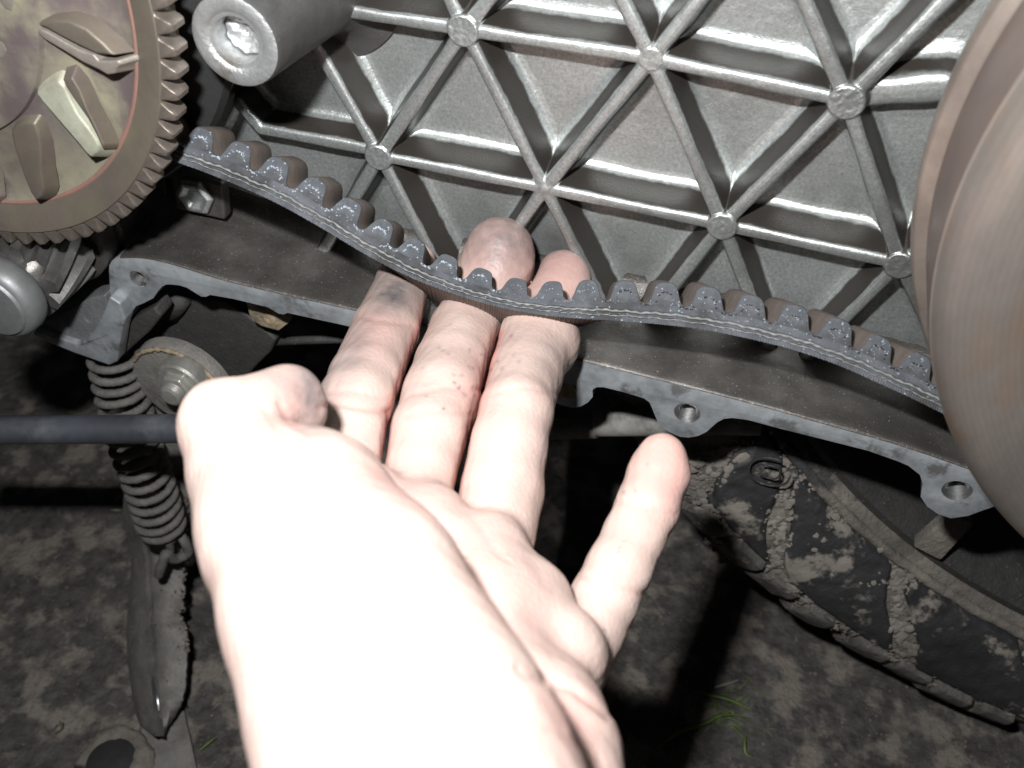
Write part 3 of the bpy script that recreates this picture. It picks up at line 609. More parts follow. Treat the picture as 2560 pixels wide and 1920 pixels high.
# scraped bright slot near the foot
sl = smoothpath([P(382, 1690, -68), P(388, 1720, -73), P(394, 1750, -78), P(397, 1780, -82)], 30)
o = mesh_obj('scraped_ridge', *tube(sl, [.4+1.3*math.sin(math.pi*i/29) for i in range(30)], 8), M['thread'], parent=stand, smooth=True)
# mud crumbs on leg
V = []; F = []
def crumb(V, F, p, r):
    b0 = len(V); q = [np.array(p)+np.array(d)*r*random.uniform(.5, 1.2) for d in ((1, 0, 0), (-1, 0, 0), (0, 1, 0), (0, -1, 0), (0, 0, 1), (0, 0, -1))]
    V += q
    for f in ((0, 2, 4), (2, 1, 4), (1, 3, 4), (3, 0, 4), (2, 0, 5), (1, 2, 5), (3, 1, 5), (0, 3, 5)): F.append(tuple(b0+i for i in f))
for i in range(240):
    py = random.uniform(1330, 1640) if random.random() < .8 else random.uniform(1200, 1800); row = min(rows, key=lambda r: abs(r[0]-py))
    px = row[3]-abs(random.gauss(0, 18)) if random.random() < .65 else random.uniform(row[1]+10, row[3])
    crumb(V, F, P(px, py, row[4]-3.2), random.uniform(.3, .9)*(1.2 if px > row[3]-12 else .7))
o = mesh_obj('mud_crumbs', V, F, M['crumb'], parent=stand); o['kind'] = 'stuff'

# foot tube of the stand lying at the bottom left
ft = thing('stand_foot', G(270, 1880, GZ), 'muddy curled foot pad lying on the ground below the stand tip', 'stand foot')
fc = G(275, 1900, GZ+8)
tor = [fc+np.array((math.cos(t)*12.5, math.sin(t)*13, 0)) for t in np.linspace(-.2, 3.5, 60)]
o = mesh_obj('ring', *tube([q_-np.array((0, 0, 5.0)) for q_ in tor], [4.6+.9*math.sin(i*.21)+.3*math.sin(i*.6) for i in range(60)], 16, jitter=.07), M['tyre_mud'], parent=ft, smooth=True)
V, F = lathe([(-8, 10), (-1, 10.5), (0, 9), (0, .01)], fc, (0, 0, 1), 40); o = mesh_obj('socket', V, F, M['grime'], parent=ft); auto_smooth(o, 40)
bar = [G(a, b, GZ+3) for a, b in [(350, 1790), (400, 1775), (460, 1775), (500, 1960), (360, 1960)]]
V, F = prism(bar, (0, 0, -4)); o = mesh_obj('foot_bar', V, F, M['stand'], parent=ft); bevel(o, .8, 2, 25)

# ================================================================== dark engine bracket, rusty tab, hose
br = thing('engine_bracket', P(500, 850, -4), 'black rubbery bracket plate behind the pivot nut', 'bracket')
bp = [P(a, b, -4) for a, b in [(345, 900), (352, 850), (395, 800), (440, 765), (490, 745), (560, 752), (620, 790), (690, 850), (676, 880), (640, 915), (600, 960), (560, 1050), (430, 1100), (345, 1080)]]
V, F = prism(bp, (0, 7, 0)); o = mesh_obj('plate', V, F, M['rubber_dark'], parent=br); bevel(o, 1.2, 3, 20)
o = mesh_obj('lip', *tube([P(420, 790, -6), P(440, 760, -6), P(458, 742, -6)], [3.4, 4, 3.2], 12, jitter=.1), M['rubber_dark'], parent=br, smooth=True)
o = mesh_obj('cross_bar', *tube([P(600, 858, 2), P(760, 850, 2), P(920, 846, 2)], 1.6, 10, jitter=.12), M['rubber_dark'], parent=br, smooth=True)
tb = thing('rusty_tab', P(670, 800, -10), 'small rusty metal tab below the flange, left of the fingers', 'tab')
V, F = prism([P(a, b, -12) for a, b in [(610, 740), (624, 790), (632, 802), (653, 815), (696, 827), (723, 806), (735, 770)]], (0, 2.4, 0)); o = mesh_obj('tab_plate', V, F, M['rust'], parent=tb); bevel(o, .4, 2, 20)
V, F = lathe([(0, .01), (-.8, 1.4), (0, 2.6)], P(672, 797, -12.1), (0, 1, 0), 16); mesh_obj('rivet', V, F, M['rust'], parent=tb, smooth=True)
hz = thing('breather_hose', P(1450, 1065, 14), 'short grey hose end poking out under the flange above the little finger', 'hose')
o = mesh_obj('hose_body', *tube(smoothpath([P(1492, 1055, 14), P(1560, 1054, 14), P(1650, 1052, 14), P(1760, 1050, 16), P(1900, 1050, 20)], 40), 5.6, 28), M['hose'], parent=hz); auto_smooth(o, 50)
o = mesh_obj('hose_nozzle', *tube([P(1340, 1073, 14), P(1412, 1072, 14), P(1490, 1070, 14), P(1500, 1070, 14)], [4.1, 4.1, 4.1, 3.2], 28), M['hose'], parent=hz); auto_smooth(o, 50)

# ================================================================== REAR WHEEL
wc = np.array((297, 0, -5.0))
wheel = thing('rear_wheel', (297, 80, -305), 'muddy black knobbly rear tyre and wheel at the lower right', 'wheel')
YO = 8
side = [(26+YO, 226), (22+YO, 228), (18+YO, 230.5), (15.5+YO, 233), (15.8+YO, 237), (15+YO, 241), (10+YO, 252), (7+YO, 266), (9+YO, 280), (16+YO, 290), (26+YO, 296), (40+YO, 299), (70+YO, 303), (100+YO, 299), (125+YO, 285), (130+YO, 250), (120+YO, 228), (112+YO, 220)]
def sect(u):
    q = np.array(side, float); d = np.r_[0, np.cumsum(np.hypot(*np.diff(q, axis=0).T))]; return np.array([np.interp(u, d, q[:, 0]), np.interp(u, d, q[:, 1])])
dside = np.r_[0, np.cumsum(np.hypot(*np.diff(np.array(side, float), axis=0).T))]
A0, A1 = math.radians(175), math.radians(305)
def wp(ang, y, r): return np.array((wc[0]+r*math.cos(ang), y, wc[2]+r*math.sin(ang)))
na = 420; us = np.linspace(0, dside[-1], 90); V = []
for i in range(na+1):
    a = A0+(A1-A0)*i/na
    for u in us:
        y, r = sect(u); bmp = .35*math.sin(a*160+u*.2)*math.sin(u*.5)+.3*math.sin(a*61+u*.11)
        V.append(wp(a, y, r+bmp*.6))
k = len(us); F = [(i*k+j, (i+1)*k+j, (i+1)*k+j+1, i*k+j+1) for i in range(na) for j in range(k-1)]
tyre = mesh_obj('tyre', V, F, M['tyre_mud'], parent=wheel, smooth=True)
def patch(name, a0, a1, u0, u1, hgt, material, taper=0, na=24, nu=12, skew=0.0, wob=.35):
    V = []; nn = []
    for i in range(na+1):
        for j in range(nu+1):
            fi, fj = i/na, j/nu; u = u0+(u1-u0)*fj
            a = a0+(a1-a0)*fi+skew*(fj-.5)+taper*(fi-.5)*(fj-.5)
            e = min(fi, 1-fi)*(a1-a0)*250/.9; e2 = min(fj, 1-fj)*(u1-u0)/.9; hh_ = hgt*min(1, e, e2)**.35 if min(e, e2) > 0 else -.6
            y, r = sect(u); y2, r2 = sect(u+.5); tx, tr = y2-y, r2-r; l = math.hypot(tx, tr); ny, nr = -tr/l, tx/l
            if nr*1+(-ny)*1 < 0: ny, nr = -ny, -nr
            hh_ += wob*math.sin(a*97+u*.23)*math.sin(u*.31+a*33)*(1 if min(e, e2) > 0 else 0)
            V.append(wp(a, y+ny*hh_, r+nr*hh_))
    F = [(i*(nu+1)+j, (i+1)*(nu+1)+j, (i+1)*(nu+1)+j+1, i*(nu+1)+j+1) for i in range(na) for j in range(nu)]
    return mesh_obj(name, V, F, material, parent=tyre, smooth=True)
def ang_at(px, py, y): p = P(px, py, y); return math.atan2(p[2]-wc[2], p[0]-wc[0]) % (2*math.pi)
u_edge = dside[9]                                 # shoulder
# sidewall lugs: angular borders read at mid sidewall
bords = [(1800, 1060, 1690, 1130), (1985, 1150, 1850, 1370), (2275, 1400, 2185, 1590), (2600, 1590, 2540, 1800)]
ga = [(ang_at(x0, y0, 23), ang_at(x1, y1, 38)) for x0, y0, x1, y1 in bords]
def lug(b0, b1, e0, e1, u0, u1, hgt, material, na=60, nu=30):
    V = []
    for i in range(na+1):
        for j in range(nu+1):
            fi, fj = i/na, j/nu; u = u0+(u1-u0)*fj; wig = .006*math.sin(fj*9+b0*40)+.003*math.sin(fj*23)
            a = (b0+(e0-b0)*fj+wig)*(1-fi)+(b1+(e1-b1)*fj+.006*math.sin(fj*8+b1*31))*fi
            ed = min(min(fi, 1-fi)*(b1-b0)*250, min(fj, 1-fj)*(u1-u0)); hh_ = -.8 if ed <= 0 else hgt*min(1, ed/2.2)**.5
            y, r = sect(u); y2, r2 = sect(u+.5); tx, tr = y2-y, r2-r; l = math.hypot(tx, tr); ny, nr = -tr/l, tx/l
            if nr-ny < 0: ny, nr = -ny, -nr
            hh_ += (.3*math.sin(a*97+u*.23)*math.sin(u*.31+a*33)+.15*math.sin(a*300+u)*math.sin(u*1.1))*(ed > 0)
            V.append(wp(a, y+ny*hh_, r+nr*hh_))
    F = [(i*(nu+1)+j, (i+1)*(nu+1)+j, (i+1)*(nu+1)+j+1, i*(nu+1)+j+1) for i in range(na) for j in range(nu)]
    return mesh_obj('sidewall_lug', V, F, material, parent=tyre, smooth=True)
GAPW = .018
for q in range(3):
    lug(ga[q][0]+GAPW, ga[q+1][0]-GAPW, ga[q][1]+GAPW*1.3, ga[q+1][1]-GAPW*1.3, dside[5]-2.2, u_edge-18, 3.0, M['tyre'])
# shoulder blocks with sipes between
aa = ang_at(1740, 1190, 35)
blk = 0
while aa < ang_at(2700, 1850, 35):
    wdt = .062 if blk % 4 != 3 else .052
    patch('shoulder_block', aa, aa+wdt, u_edge-17, u_edge+8, 3.0+1.8*random.random(), M['tyre_edge'], na=16, nu=30, wob=.18)
    patch('tread_block', aa+.004, aa+wdt+.002, u_edge+10, dside[12]+6, 2.6, M['tyre_edge'], na=8, nu=8, wob=.2)
    aa += wdt*random.uniform(.8, 1.1)+(.017 if blk % 4 != 3 else .05); blk += 1
V = []
bead = [wp(a, 15.2+YO+.3*math.sin(a*70), 236.5) for a in np.linspace(A0, A1, 300)]
o = mesh_obj('bead_ridge', *tube(bead, 2.3, 10, jitter=.06), M['tyre_mud'], parent=tyre, smooth=True)
# raised round mark on the sidewall
for rr2 in (7.4, 3.6):
    ce = P(1925, 1178, 13); o = mesh_obj('moulded_ring', *tube([ce+np.array((math.cos(t)*rr2, -.4+.3*math.sin(3*t), math.sin(t)*rr2)) for t in np.linspace(rr2, rr2+5.2, 50)], .4, 8, jitter=.15), M['tyre'], parent=tyre, smooth=True)
rimv, rimf = lathe([(26+YO, 231), (17+YO, 229), (16.5+YO, 226), (20+YO, 222), (30+YO, 218), (44+YO, 208), (60+YO, 180)], wc, (0, 1, 0), 240); o = mesh_obj('wheel_rim', rimv, rimf, M['rubber_dark'], parent=wheel); auto_smooth(o, 40)
sp_c = P(2335, 1340, 40)
for (a_, b_, wd_) in (((2318, 1385), (2410, 1300), 6),):
    p0, p1 = P(*a_, 19), P(*b_, 22); dv = p1-p0; dv /= np.linalg.norm(dv); sd = np.cross(dv, (0, 1, 0))
    poly = [p0-sd*wd_, p0+sd*wd_, p1+sd*wd_*.8, p1-sd*wd_*.7]
    V, F = prism(poly, (0, 6, 0)); o = mesh_obj('spoke', V, F, M['tyre_mud'], parent=wheel); bevel(o, 1, 2, 20)
V = []; F = []
def tyre_pt(a, u, off): 
    y, r_ = sect(u); y2, r2 = sect(u+.5); tx, tr = y2-y, r2-r_; l = math.hypot(tx, tr); ny, nr = -tr/l, tx/l
    if nr-ny < 0: ny, nr = -ny, -nr
    return wp(a, y+ny*off, r_+nr*off)
amin, amax = ga[0][1]-.05, ga[3][0]+.1
cn = 0
while cn < 1900:
    u = random.uniform(dside[4], u_edge+4); a = random.uniform(amin, amax); fj = (u-dside[5])/(u_edge-18-dside[5])
    gd = min(abs(a-(g0+(g1-g0)*fj)) for g0, g1 in ga)*260
    n_ = float(vnoise(np.array([a*260.]), np.array([u*1.]), .085, 31)[0])
    w1 = math.exp(-(gd/(2.5+6*n_))**2)*.9+math.exp(-((u-(u_edge-16))/4.5)**2)*(1 if n_ > .45 else .1)*.8+(1.0 if n_ > .70 else .0)*.7
    if random.random() > w1: continue
    cn += 1; rr_c = random.uniform(.4, 1.0)*(1 if random.random() < .8 else 2.2); b0 = len(V); p = tyre_pt(a, u, 2.4 if gd > 5 else .6); t1_ = tyre_pt(a+.002, u, 2.4 if gd > 5 else .6)-p; t1_ /= np.linalg.norm(t1_); t2_ = tyre_pt(a, u+.5, 2.4 if gd > 5 else .6)-p; t2_ /= np.linalg.norm(t2_); t3_ = np.cross(t1_, t2_)
    if t3_[1] > 0: t3_ = -t3_
    q_ = 6; V += [p+(t1_*math.cos(k_*math.pi/3)+t2_*math.sin(k_*math.pi/3))*rr_c*random.uniform(.6, 1.5) for k_ in range(q_)]+[p+t3_*rr_c*random.uniform(.25, .7)+(t1_*random.uniform(-.3, .3)+t2_*random.uniform(-.3, .3))*rr_c]
    for k_ in range(q_): F.append((b0+k_, b0+(k_+1) % q_, b0+q_))
o = mesh_obj('caked_mud', V, F, M['tyre_cake'], parent=tyre, smooth=True); o['kind'] = 'stuff'
# clod of mud and grass on the tread
V = []; F = []
cl = P(1822, 1362, 40)
for i in range(60): crumb(V, F, cl+np.random.normal(0, 1, 3)*np.array((5, 4, 1.8)), random.uniform(.8, 2.4))
o = mesh_obj('mud_clod', V, F, M['crumb'], parent=wheel); o['kind'] = 'stuff'

# ================================================================== debris on the ground
def blade(name, pts, wd, m, label, z0=0.6, cat='grass blade', grp=None):
    pp = smoothpath([G(a, b, GZ+z0+h) for a, b, h in pts], 24); V = []; F = []
    for i, p in enumerate(pp):
        t = pp[min(i+1, 23)]-pp[max(i-1, 0)]; t /= np.linalg.norm(t); s_ = np.cross(t, (0, 0, 1.)); w_ = wd*math.sin(math.pi*(.12+.86*i/23))
        V += [p-s_*w_, p+np.array((0, 0, w_*.5)), p+s_*w_, p-np.array((0, 0, .15))]
    for i in range(23):
        for j in range(4): F.append((i*4+j, i*4+(j+1) % 4, (i+1)*4+(j+1) % 4, (i+1)*4+j))
    o = mesh_obj(name, V, F, m, smooth=True); tag(o, label, cat, grp)
blade('grass_blade', [(1736, 1732, 2), (1775, 1738, 3), (1809, 1745, 4), (1845, 1758, 3), (1881, 1778, 1)], 1.0, M['grass'], 'bright green grass blade curving down right, upper of the green ones on the ground')
blade('grass_blade', [(1645, 1872, 0), (1693, 1834, 1), (1770, 1805, 2), (1799, 1790, 3), (1857, 1787, 2)], 1.0, M['grass'], 'longest yellow-green grass blade, curving to lower left of the others')
blade('grass_blade', [(1866, 1834, 1), (1862, 1860, 2), (1866, 1885, 1), (1888, 1896, 0)], .8, M['grass'], 'short green grass blade hooked at its lower end, beneath the other blades')
blade('grass_blade', [(1786, 1750, 1), (1790, 1772, 1), (1792, 1790, 1)], .55, M['grass'], 'tiny green grass sprig standing between the two long blades')
blade('straw', [(1785, 1719, 1), (1815, 1710, 1.5), (1848, 1700, 1)], .8, M['straw'], 'pale dry straw lying just above the green grass blades', cat='straw')
blade('grass_blade', [(499, 1876, 0), (520, 1858, 1), (544, 1841, 1)], .6, M['grass'], 'thin dull green blade on the ground right of the stand tip')
blade('straw', [(276, 1275, 0), (290, 1275, .5), (307, 1276, 0)], .7, M['straw'], 'small pale sliver on the ground just left of the spring', cat='straw')
blade('dry_leaf', [(135, 1832, 0), (146, 1820, 1), (158, 1806, 0)], 1.9, M['crumb'], 'tiny torn tan leaf on the ground at lower left', cat='leaf')
V = []; F = []
for i in range(3200):
    px, py = random.uniform(0, 2560), random.uniform(1090, 1920); g = G(px, py, GZ); crumb(V, F, g+np.array((0, 0, .2)), random.choice((.2, .25, .3, .4, .5, .7, 1.0))*random.uniform(.6, 1.2))
o = mesh_obj('grit', V, F, M['crumb']); tag(o, 'fine tan grit and crumbs scattered over the dark ground', 'grit', kind='stuff')

V = []; F = []
for i in range(260):
    if i < 170: px, py = random.uniform(0, 2560), random.uniform(1150, 1920); ln = random.uniform(2, 7); wd = random.uniform(.15, .4)
    g = G(px, py, GZ+.8); an = random.uniform(0, 6.28); dx = np.array((math.cos(an), math.sin(an), random.uniform(-.05, .12))); sd = np.array((-math.sin(an), math.cos(an), 0)); b0 = len(V)
    if i >= 170: continue
    V += [g-dx*ln/2-sd*wd*.4, g-dx*ln/2+sd*wd*.4, g+sd*wd+np.array((0, 0, .4)), g+dx*ln/2, g-sd*wd+np.array((0, 0, .4))]; F += [(b0, b0+1, b0+2, b0+4), (b0+4, b0+2, b0+3)]
o = mesh_obj('plant_litter', V, F, M['crumb']); tag(o, 'dry brown plant slivers strewn over the ground', 'litter', kind='stuff')
V = []; F = []
for i in range(46):
    px, py = random.gauss(1815, 55), random.gauss(1790, 35); g = G(px, py, GZ+.3); an = random.uniform(-.9, .9)+random.choice((0, 3.14)); b0 = len(V)
    dx = np.array((math.cos(an), math.sin(an), 0)); sd = np.array((-math.sin(an), math.cos(an), 0)); ln = random.uniform(3, 9); wd = random.uniform(.15, .38)
    for k_ in range(5):
        f_ = k_/4; c_ = g+dx*ln*f_+np.array((0, 0, 2.2*math.sin(f_*2.6)))+sd*f_*f_*1.5; w_ = wd*(1-f_*.85); V += [c_-sd*w_, c_+sd*w_]
    for k_ in range(4): F.append((b0+2*k_, b0+2*k_+1, b0+2*k_+3, b0+2*k_+2))
o = mesh_obj('grass_wisps', V, F, M['grass']); tag(o, 'faint short grass wisps around the green blades at lower right', 'grass', kind='stuff')

# ================================================================== HAND
class SDF:
    def __init__(s, lo, hi, h):
        s.h = h; s.lo = np.array(lo); s.n = np.ceil((np.array(hi)-s.lo)/h).astype(int)
        s.ax = [s.lo[i]+h*np.arange(s.n[i]) for i in range(3)]
    def chain(s, pts, k, D=None):
        """round cones chained with a smooth union of radius k, into its own field"""
        if D is None: D = np.full(s.n, 60., np.float32)
        for (a, ra), (b, rb) in zip(pts[:-1], pts[1:]):
            s.cone(D, a, ra, b, rb, k)
        return D
    def cone(s, D, a, ra, b, rb, k, mode=0):
        a = np.array(a, float); b = np.array(b, float); R = max(ra, rb)+max(k, 1)*2.2+2; lo = np.minimum(a, b)-R; hi = np.maximum(a, b)+R
        i0 = np.clip(((lo-s.lo)/s.h).astype(int), 0, s.n); i1 = np.clip(((hi-s.lo)/s.h).astype(int)+1, 0, s.n)
        if (i1 <= i0).any(): return
        sl = tuple(slice(p, q) for p, q in zip(i0, i1))
        X = s.ax[0][sl[0]][:, None, None]; Y = s.ax[1][sl[1]][None, :, None]; Z = s.ax[2][sl[2]][None, None, :]
        ab = b-a; L2 = max(ab@ab, 1e-9); t = np.clip(((X-a[0])*ab[0]+(Y-a[1])*ab[1]+(Z-a[2])*ab[2])/L2, 0, 1)
        d = np.sqrt((X-a[0]-t*ab[0])**2+(Y-a[1]-t*ab[1])**2+(Z-a[2]-t*ab[2])**2)-(ra+(rb-ra)*t)
        D[sl] = smin(D[sl], d, k)
    def ell(s, D, c, r, k, rot=None):
        R = max(r)+max(k, 1)*2.2+2; c = np.array(c, float)
        i0 = np.clip(((c-R-s.lo)/s.h).astype(int), 0, s.n); i1 = np.clip(((c+R-s.lo)/s.h).astype(int)+1, 0, s.n); sl = tuple(slice(p, q) for p, q in zip(i0, i1))
        X = s.ax[0][sl[0]][:, None, None]-c[0]; Y = s.ax[1][sl[1]][None, :, None]-c[1]; Z = s.ax[2][sl[2]][None, None, :]-c[2]
        if rot is not None:
            q = [X*rot[i][0]+Y*rot[i][1]+Z*rot[i][2] for i in range(3)]
        else: q = [X, Y, Z]
        kk = np.sqrt(sum((q[i]/r[i])**2 for i in range(3))); d = (kk-1)*min(r); D[sl] = smin(D[sl], d, k)
def smin(a, b, k):
    if k <= 0: return np.minimum(a, b)
    h = np.clip(.5+.5*(b-a)/k, 0, 1); return b*(1-h)+a*h-k*h*(1-h)
def surface_nets(D, lo, h):
    neg = D < 0; nx, ny, nz = D.shape
    c = [neg[i:nx-1+i, j:ny-1+j, l:nz-1+l] for i in (0, 1) for j in (0, 1) for l in (0, 1)]
    cnt = sum(x.astype(np.int8) for x in c); act = (cnt > 0) & (cnt < 8); idx = np.argwhere(act); vid = np.full(act.shape, -1, np.int64); vid[act] = np.arange(len(idx))
    cor = [(i, j, l) for i in (0, 1) for j in (0, 1) for l in (0, 1)]
    vals = np.stack([D[idx[:, 0]+i, idx[:, 1]+j, idx[:, 2]+l] for i, j, l in cor], 1)
    ps = np.zeros((len(idx), 3)); pn = np.zeros(len(idx))
    for a in range(8):
        for b in range(a+1, 8):
            df = np.array(cor[b])-np.array(cor[a])
            if np.abs(df).sum() != 1: continue
            va, vb = vals[:, a], vals[:, b]; cr = (va < 0) != (vb < 0); t = np.where(cr, va/np.where(cr, va-vb, 1), 0)
            ps += np.where(cr[:, None], np.array(cor[a])+t[:, None]*df, 0); pn += cr
    V = lo+(idx+ps/pn[:, None])*h; F = []
    for ax in range(3):
        o1, o2 = [q for q in range(3) if q != ax]
        sl0 = [slice(1, -1)]*3; sl0[ax] = slice(0, -1); sl1 = [slice(1, -1)]*3; sl1[ax] = slice(1, None)
        A = neg[tuple(sl0)]; B = neg[tuple(sl1)]; e = np.argwhere(A != B); s_ = A[tuple(e.T)]
        base = e.copy(); base[:, o1] += 1; base[:, o2] += 1
        def g(d1, d2): q = base.copy(); q[:, o1] += d1; q[:, o2] += d2; ok = (q >= 0).all(1) & (q < np.array(vid.shape)).all(1); r = np.full(len(q), -1); r[ok] = vid[tuple(q[ok].T)]; return r
        q = np.stack([g(-1, -1), g(0, -1), g(0, 0), g(-1, 0)], 1); ok = (q >= 0).all(1); q = q[ok]; s2 = s_[ok]
        if ax == 1: s2 = ~s2
        q[~s2] = q[~s2][:, ::-1]; F.append(q)
    return V, np.concatenate(F)
def c(px, py, dep, hw): return (Cp(px, py, dep), hw*dep/2490)
index = [c(1040, 655, 318, 50), c(1008, 705, 313, 66), c(962, 830, 292, 84), c(912, 950, 268, 90), c(890, 1010, 257, 93), c(880, 1080, 250, 88), c(872, 1160, 242, 88), c(880, 1240, 232, 90)]
middle = [c(1250, 628, 312, 86), c(1243, 672, 313, 97), c(1198, 760, 310, 85), c(1160, 830, 298, 86), c(1126, 920, 280, 93), c(1100, 1000, 264, 98), c(1070, 1090, 252, 100), c(1047, 1190, 242, 96), c(1030, 1280, 232, 95)]
ring = [c(1408, 692, 313, 68), c(1400, 722, 312, 76), c(1362, 800, 306, 88), c(1340, 860, 294, 95), c(1312, 940, 277, 92), c(1290, 1030, 258, 92), c(1268, 1120, 250, 98), c(1252, 1230, 242, 106), c(1235, 1340, 232, 104)]
pinky = [c(1655, 1142, 246, 60), c(1648, 1180, 245, 76), c(1618, 1270, 240, 78), c(1585, 1340, 236, 76), c(1548, 1420, 231, 81), c(1510, 1500, 226, 84), c(1470, 1580, 220, 88), c(1415, 1680, 210, 98)]
thumbm = [c(560, 1100, 205, 92), c(625, 1180, 198, 140), c(742, 1307, 188, 236), c(868, 1520, 172, 292), c(972, 1760, 158, 332), c(1060, 1960, 146, 370), c(1110, 2200, 136, 395), c(1120, 2600, 125, 400)]
thumbt = [c(560, 1062, 206, 86), c(605, 1034, 205, 80), c(662, 1016, 209, 76), c(706, 1010, 214, 78)]
lo = np.array([1e9]*3); hi = -lo
for ch in (index, middle, ring, pinky, thumbm[:6], thumbt):
    for p, r in ch: lo = np.minimum(lo, p-r-3); hi = np.maximum(hi, p+r+3)
HS = .7
S = SDF(lo, hi+np.array((14, 8, 4)), HS)
D = S.chain(thumbm, 6)
DT = S.chain(thumbt, 3.5)
S.ell(DT, Cp(726, 980, 214), (5.4, 5.4, 5.4), 5)
S.ell(DT, Cp(742, 1035, 216), (5.6, 5.6, 5.6), 6)
S.ell(DT, Cp(545, 1040, 203), (7.4, 7.4, 7.6), 3)
D = smin(D, DT, 6)
# palm mass behind the thumb base
palm = S.chain([c(900, 1310, 222, 110), c(1040, 1360, 222, 118), c(1200, 1460, 216, 128), c(1370, 1625, 206, 128)], 7)
for a, b in (((1000, 1560, 200, 150), (1200, 1560, 203, 150)), ((1200, 1700, 190, 170), (1330, 1790, 186, 150)), ((1150, 1900, 170, 200), (1350, 1950, 170, 150))):
    S.cone(palm, *c(*a), *c(*b), 8)
# pads at the finger roots
for q in ((925, 1240, 226, 86), (1075, 1300, 226, 92), (1225, 1375, 222, 96), (1330, 1500, 215, 100), (1420, 1640, 206, 96)):
    p, r = c(*q); S.ell(palm, p, (r, r, r), 4)
# hypothenar and wrist heel
hyp = S.chain([c(1395, 1790, 190, 120), c(1425, 1880, 180, 112), c(1430, 2000, 170, 118), c(1410, 2300, 160, 140), c(1400, 2600, 150, 150)], 6)
palm = smin(palm, hyp, 5)
fing = None
for ch in (index, middle, ring, pinky):
    f = S.chain(ch, 1.6)
    # lower part blends, upper parts stay apart
    if fing is None: fing = f
    else:
        gap = 2.4*np.exp(-((fing-f)/1.1)**2)*(np.minimum(fing, f) < 4)
        fing = smin(fing, f, .4)+gap
# fingertip and joint bulges
for q, k in (((892, 1005, 259, 86), 3), ((1108, 985, 268, 92), 3), ((1352, 850, 294, 97), 3)):
    p, r = c(*q); S.ell(fing, p, (r, r, r), k)
palm = smin(palm, fing, 3.0)
D = smin(D, palm, 2.2)
V, F = surface_nets(D, S.lo, HS)
def relax(V, F, it, lam=.5):
    for _ in range(it):
        acc = np.zeros_like(V); n = np.zeros(len(V))
        for a in range(4):
            b = (a+1) % 4; np.add.at(acc, F[:, a], V[F[:, b]]); np.add.at(acc, F[:, b], V[F[:, a]]); np.add.at(n, F[:, a], 1); np.add.at(n, F[:, b], 1)
        V = V+(acc/np.maximum(n, 1)[:, None]-V)*lam
    return V
V = relax(V, F, 2)
def vnorm(V, F):
    fn = np.cross(V[F[:, 2]]-V[F[:, 0]], V[F[:, 3]]-V[F[:, 1]]); N_ = np.zeros_like(V)
    for a in range(4): np.add.at(N_, F[:, a], fn)
    return N_/(np.linalg.norm(N_, axis=1)[:, None]+1e-9)
Nv = vnorm(V, F)
if ((V-V.mean(0))*Nv).sum() < 0: F = F[:, ::-1]; Nv = -Nv
dV = V-CAM; dep = dV@FWD; PX = 1280+2490*(dV@RGT)/dep; PY = 960-2490*(dV@UPV)/dep
front = (Nv@FWD) < .15
def seg_d(pts):
    best = np.full(len(V), 1e9)
    for (x0, y0), (x1, y1) in zip(pts[:-1], pts[1:]):
        dx, dy = x1-x0, y1-y0; t = np.clip(((PX-x0)*dx+(PY-y0)*dy)/(dx*dx+dy*dy), 0, 1); best = np.minimum(best, np.hypot(PX-x0-t*dx, PY-y0-t*dy))
    return best
# creases: (path, width px, depth)
creases = [([(800, 1020), (840, 1008), (900, 1018), (968, 1030)], 9, .7, 0), ([(805, 985), (880, 975), (975, 1000)], 7, .3, 0), ([(905, 792), (950, 800), (1030, 812)], 8, .35, 0),
    ([(1030, 985), (1110, 968), (1200, 975)], 8, .4, 0), ([(1010, 1040), (1090, 1028), (1180, 1035)], 7, .3, 0), ([(1230, 985), (1310, 968), (1395, 985)], 7, .28, 0),
    ([(1515, 1250), (1590, 1262), (1690, 1285)], 7, .3, 0), ([(1450, 1440), (1530, 1455), (1630, 1490)], 8, .45, 0), 
    ([(700, 1010), (720, 1050), (765, 1080)], 10, .5, 0), ([(660, 1020), (690, 1070), (760, 1100)], 8, .35, 0),
    ([(1150, 1400), (1230, 1500), (1330, 1620)], 16, .4, 1), ([(1180, 1290), (1260, 1400), (1350, 1520), (1430, 1600)], 12, .25, 1), ([(860, 1150), (930, 1180), (1000, 1260)], 9, .8, 1),
    ([(1290, 1670), (1360, 1700), (1440, 1725), (1520, 1790)], 13, .7, 2), ([(1330, 1800), (1400, 1830), (1500, 1900)], 10, .25, 2)]
disp = np.zeros(len(V))
for pts, wpx, dp, zone in creases:
    d = seg_d(pts); disp -= dp*np.exp(-(d/wpx)**2)*front*((dep > 203) if zone == 1 else (PX > 1290) if zone == 2 else 1)
disp += .05*(vnoise(V[:, 0], V[:, 2], .5, 8)-.5)*2+.05*np.sin(V[:, 0]*1.1+V[:, 2]*1.7)
V = V+Nv*disp[:, None]*.8
hand = thing('hand', Cp(1060, 1960, 146), 'bare left hand, palm up, three grimy fingers hooked behind the belt and little finger spread', 'hand')
skin = mesh_obj('palm_and_fingers', V, F, M['skin'], parent=hand, smooth=True)
def blob(x, y, rx, ry, rot=0):
    cr, sr = math.cos(rot), math.sin(rot); dx = (PX-x)*cr+(PY-y)*sr; dy = -(PX-x)*sr+(PY-y)*cr; return np.exp(-((dx/rx)**2+(dy/ry)**2))
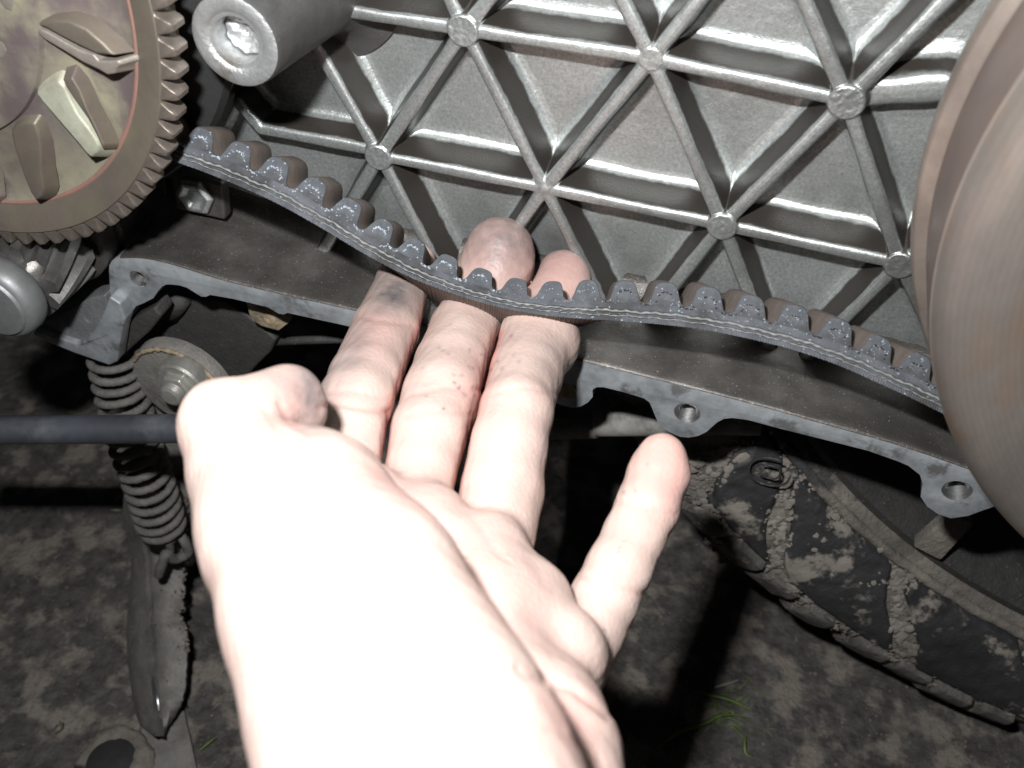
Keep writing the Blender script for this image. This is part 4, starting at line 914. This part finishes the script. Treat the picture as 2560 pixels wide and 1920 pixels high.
grime = .8*blob(985, 748, 55, 42)+.5*blob(890, 870, 40, 120, .4)+.6*blob(1000, 690, 80, 50)+.25*blob(1010, 870, 60, 50)+.6*blob(1265, 575, 150, 90)+.35*blob(1250, 650, 120, 90)+.25*blob(1400, 660, 80, 60)+.8*blob(775, 990, 45, 110)+.4*blob(700, 950, 70, 50)+.2*blob(1370, 900, 40, 90)+.25*blob(1540, 1690, 40, 120)+.15*blob(1000, 1240, 60, 60)+.12*blob(1190, 930, 30, 90)
pink = .6*blob(1660, 1160, 75, 120)+.42*blob(1250, 620, 110, 90)+.4*blob(1400, 680, 80, 80)+.35*blob(735, 1000, 60, 80)+.3*blob(940, 830, 60, 60)+.25*blob(1180, 960, 60, 80)
for pts, wpx, dp, zone in creases: pink += (.32 if zone == 0 else .12)*min(1, dp*1.6)*np.exp(-(seg_d(pts)/(wpx*.8))**2)*front
pink += .9*np.exp(-(seg_d([(1075, 733), (1009, 920), (974, 1021), (962, 1137)])/9)**2)+.9*np.exp(-(seg_d([(1250, 830), (1195, 1010), (1165, 1110), (1146, 1210)])/9)**2)  # deeper pink painted along the finger gaps as their shade
pink += .35*blob(960, 1220, 130, 60, .5)+.3*blob(1240, 1400, 60, 200, -.5)+.3*blob(1440, 1790, 60, 120, -.4)  # pink bands painted into the palm for its soft shading
for _ in range(44):
    x, y = random.choice([(1100, 880), (1170, 900), (1180, 960), (1130, 1000), (1270, 900), (1600, 1250), (1540, 1400)]); x += random.gauss(0, 45); y += random.gauss(0, 50)
    grime = grime+.6*np.exp(-((PX-x)**2+(PY-y)**2)/random.choice((8, 12, 20)))
cl_ = skin.data.attributes.new('tint', 'FLOAT_COLOR', 'POINT')
col = np.stack([np.clip(grime, 0, 1), np.clip(pink, 0, 1), 0*grime, 1+0*grime], 1).astype(np.float32)
cl_.data.foreach_set('color', col.ravel())
print('belt depths', [(int(1280+2490*((q-CAM)@RGT)/((q-CAM)@FWD)), int((q-CAM)@FWD)) for q in (NP[8], FP[8], NP[10], FP[10], NP[12], FP[12])]); print('hand verts', len(V), 'belt len', LEN)
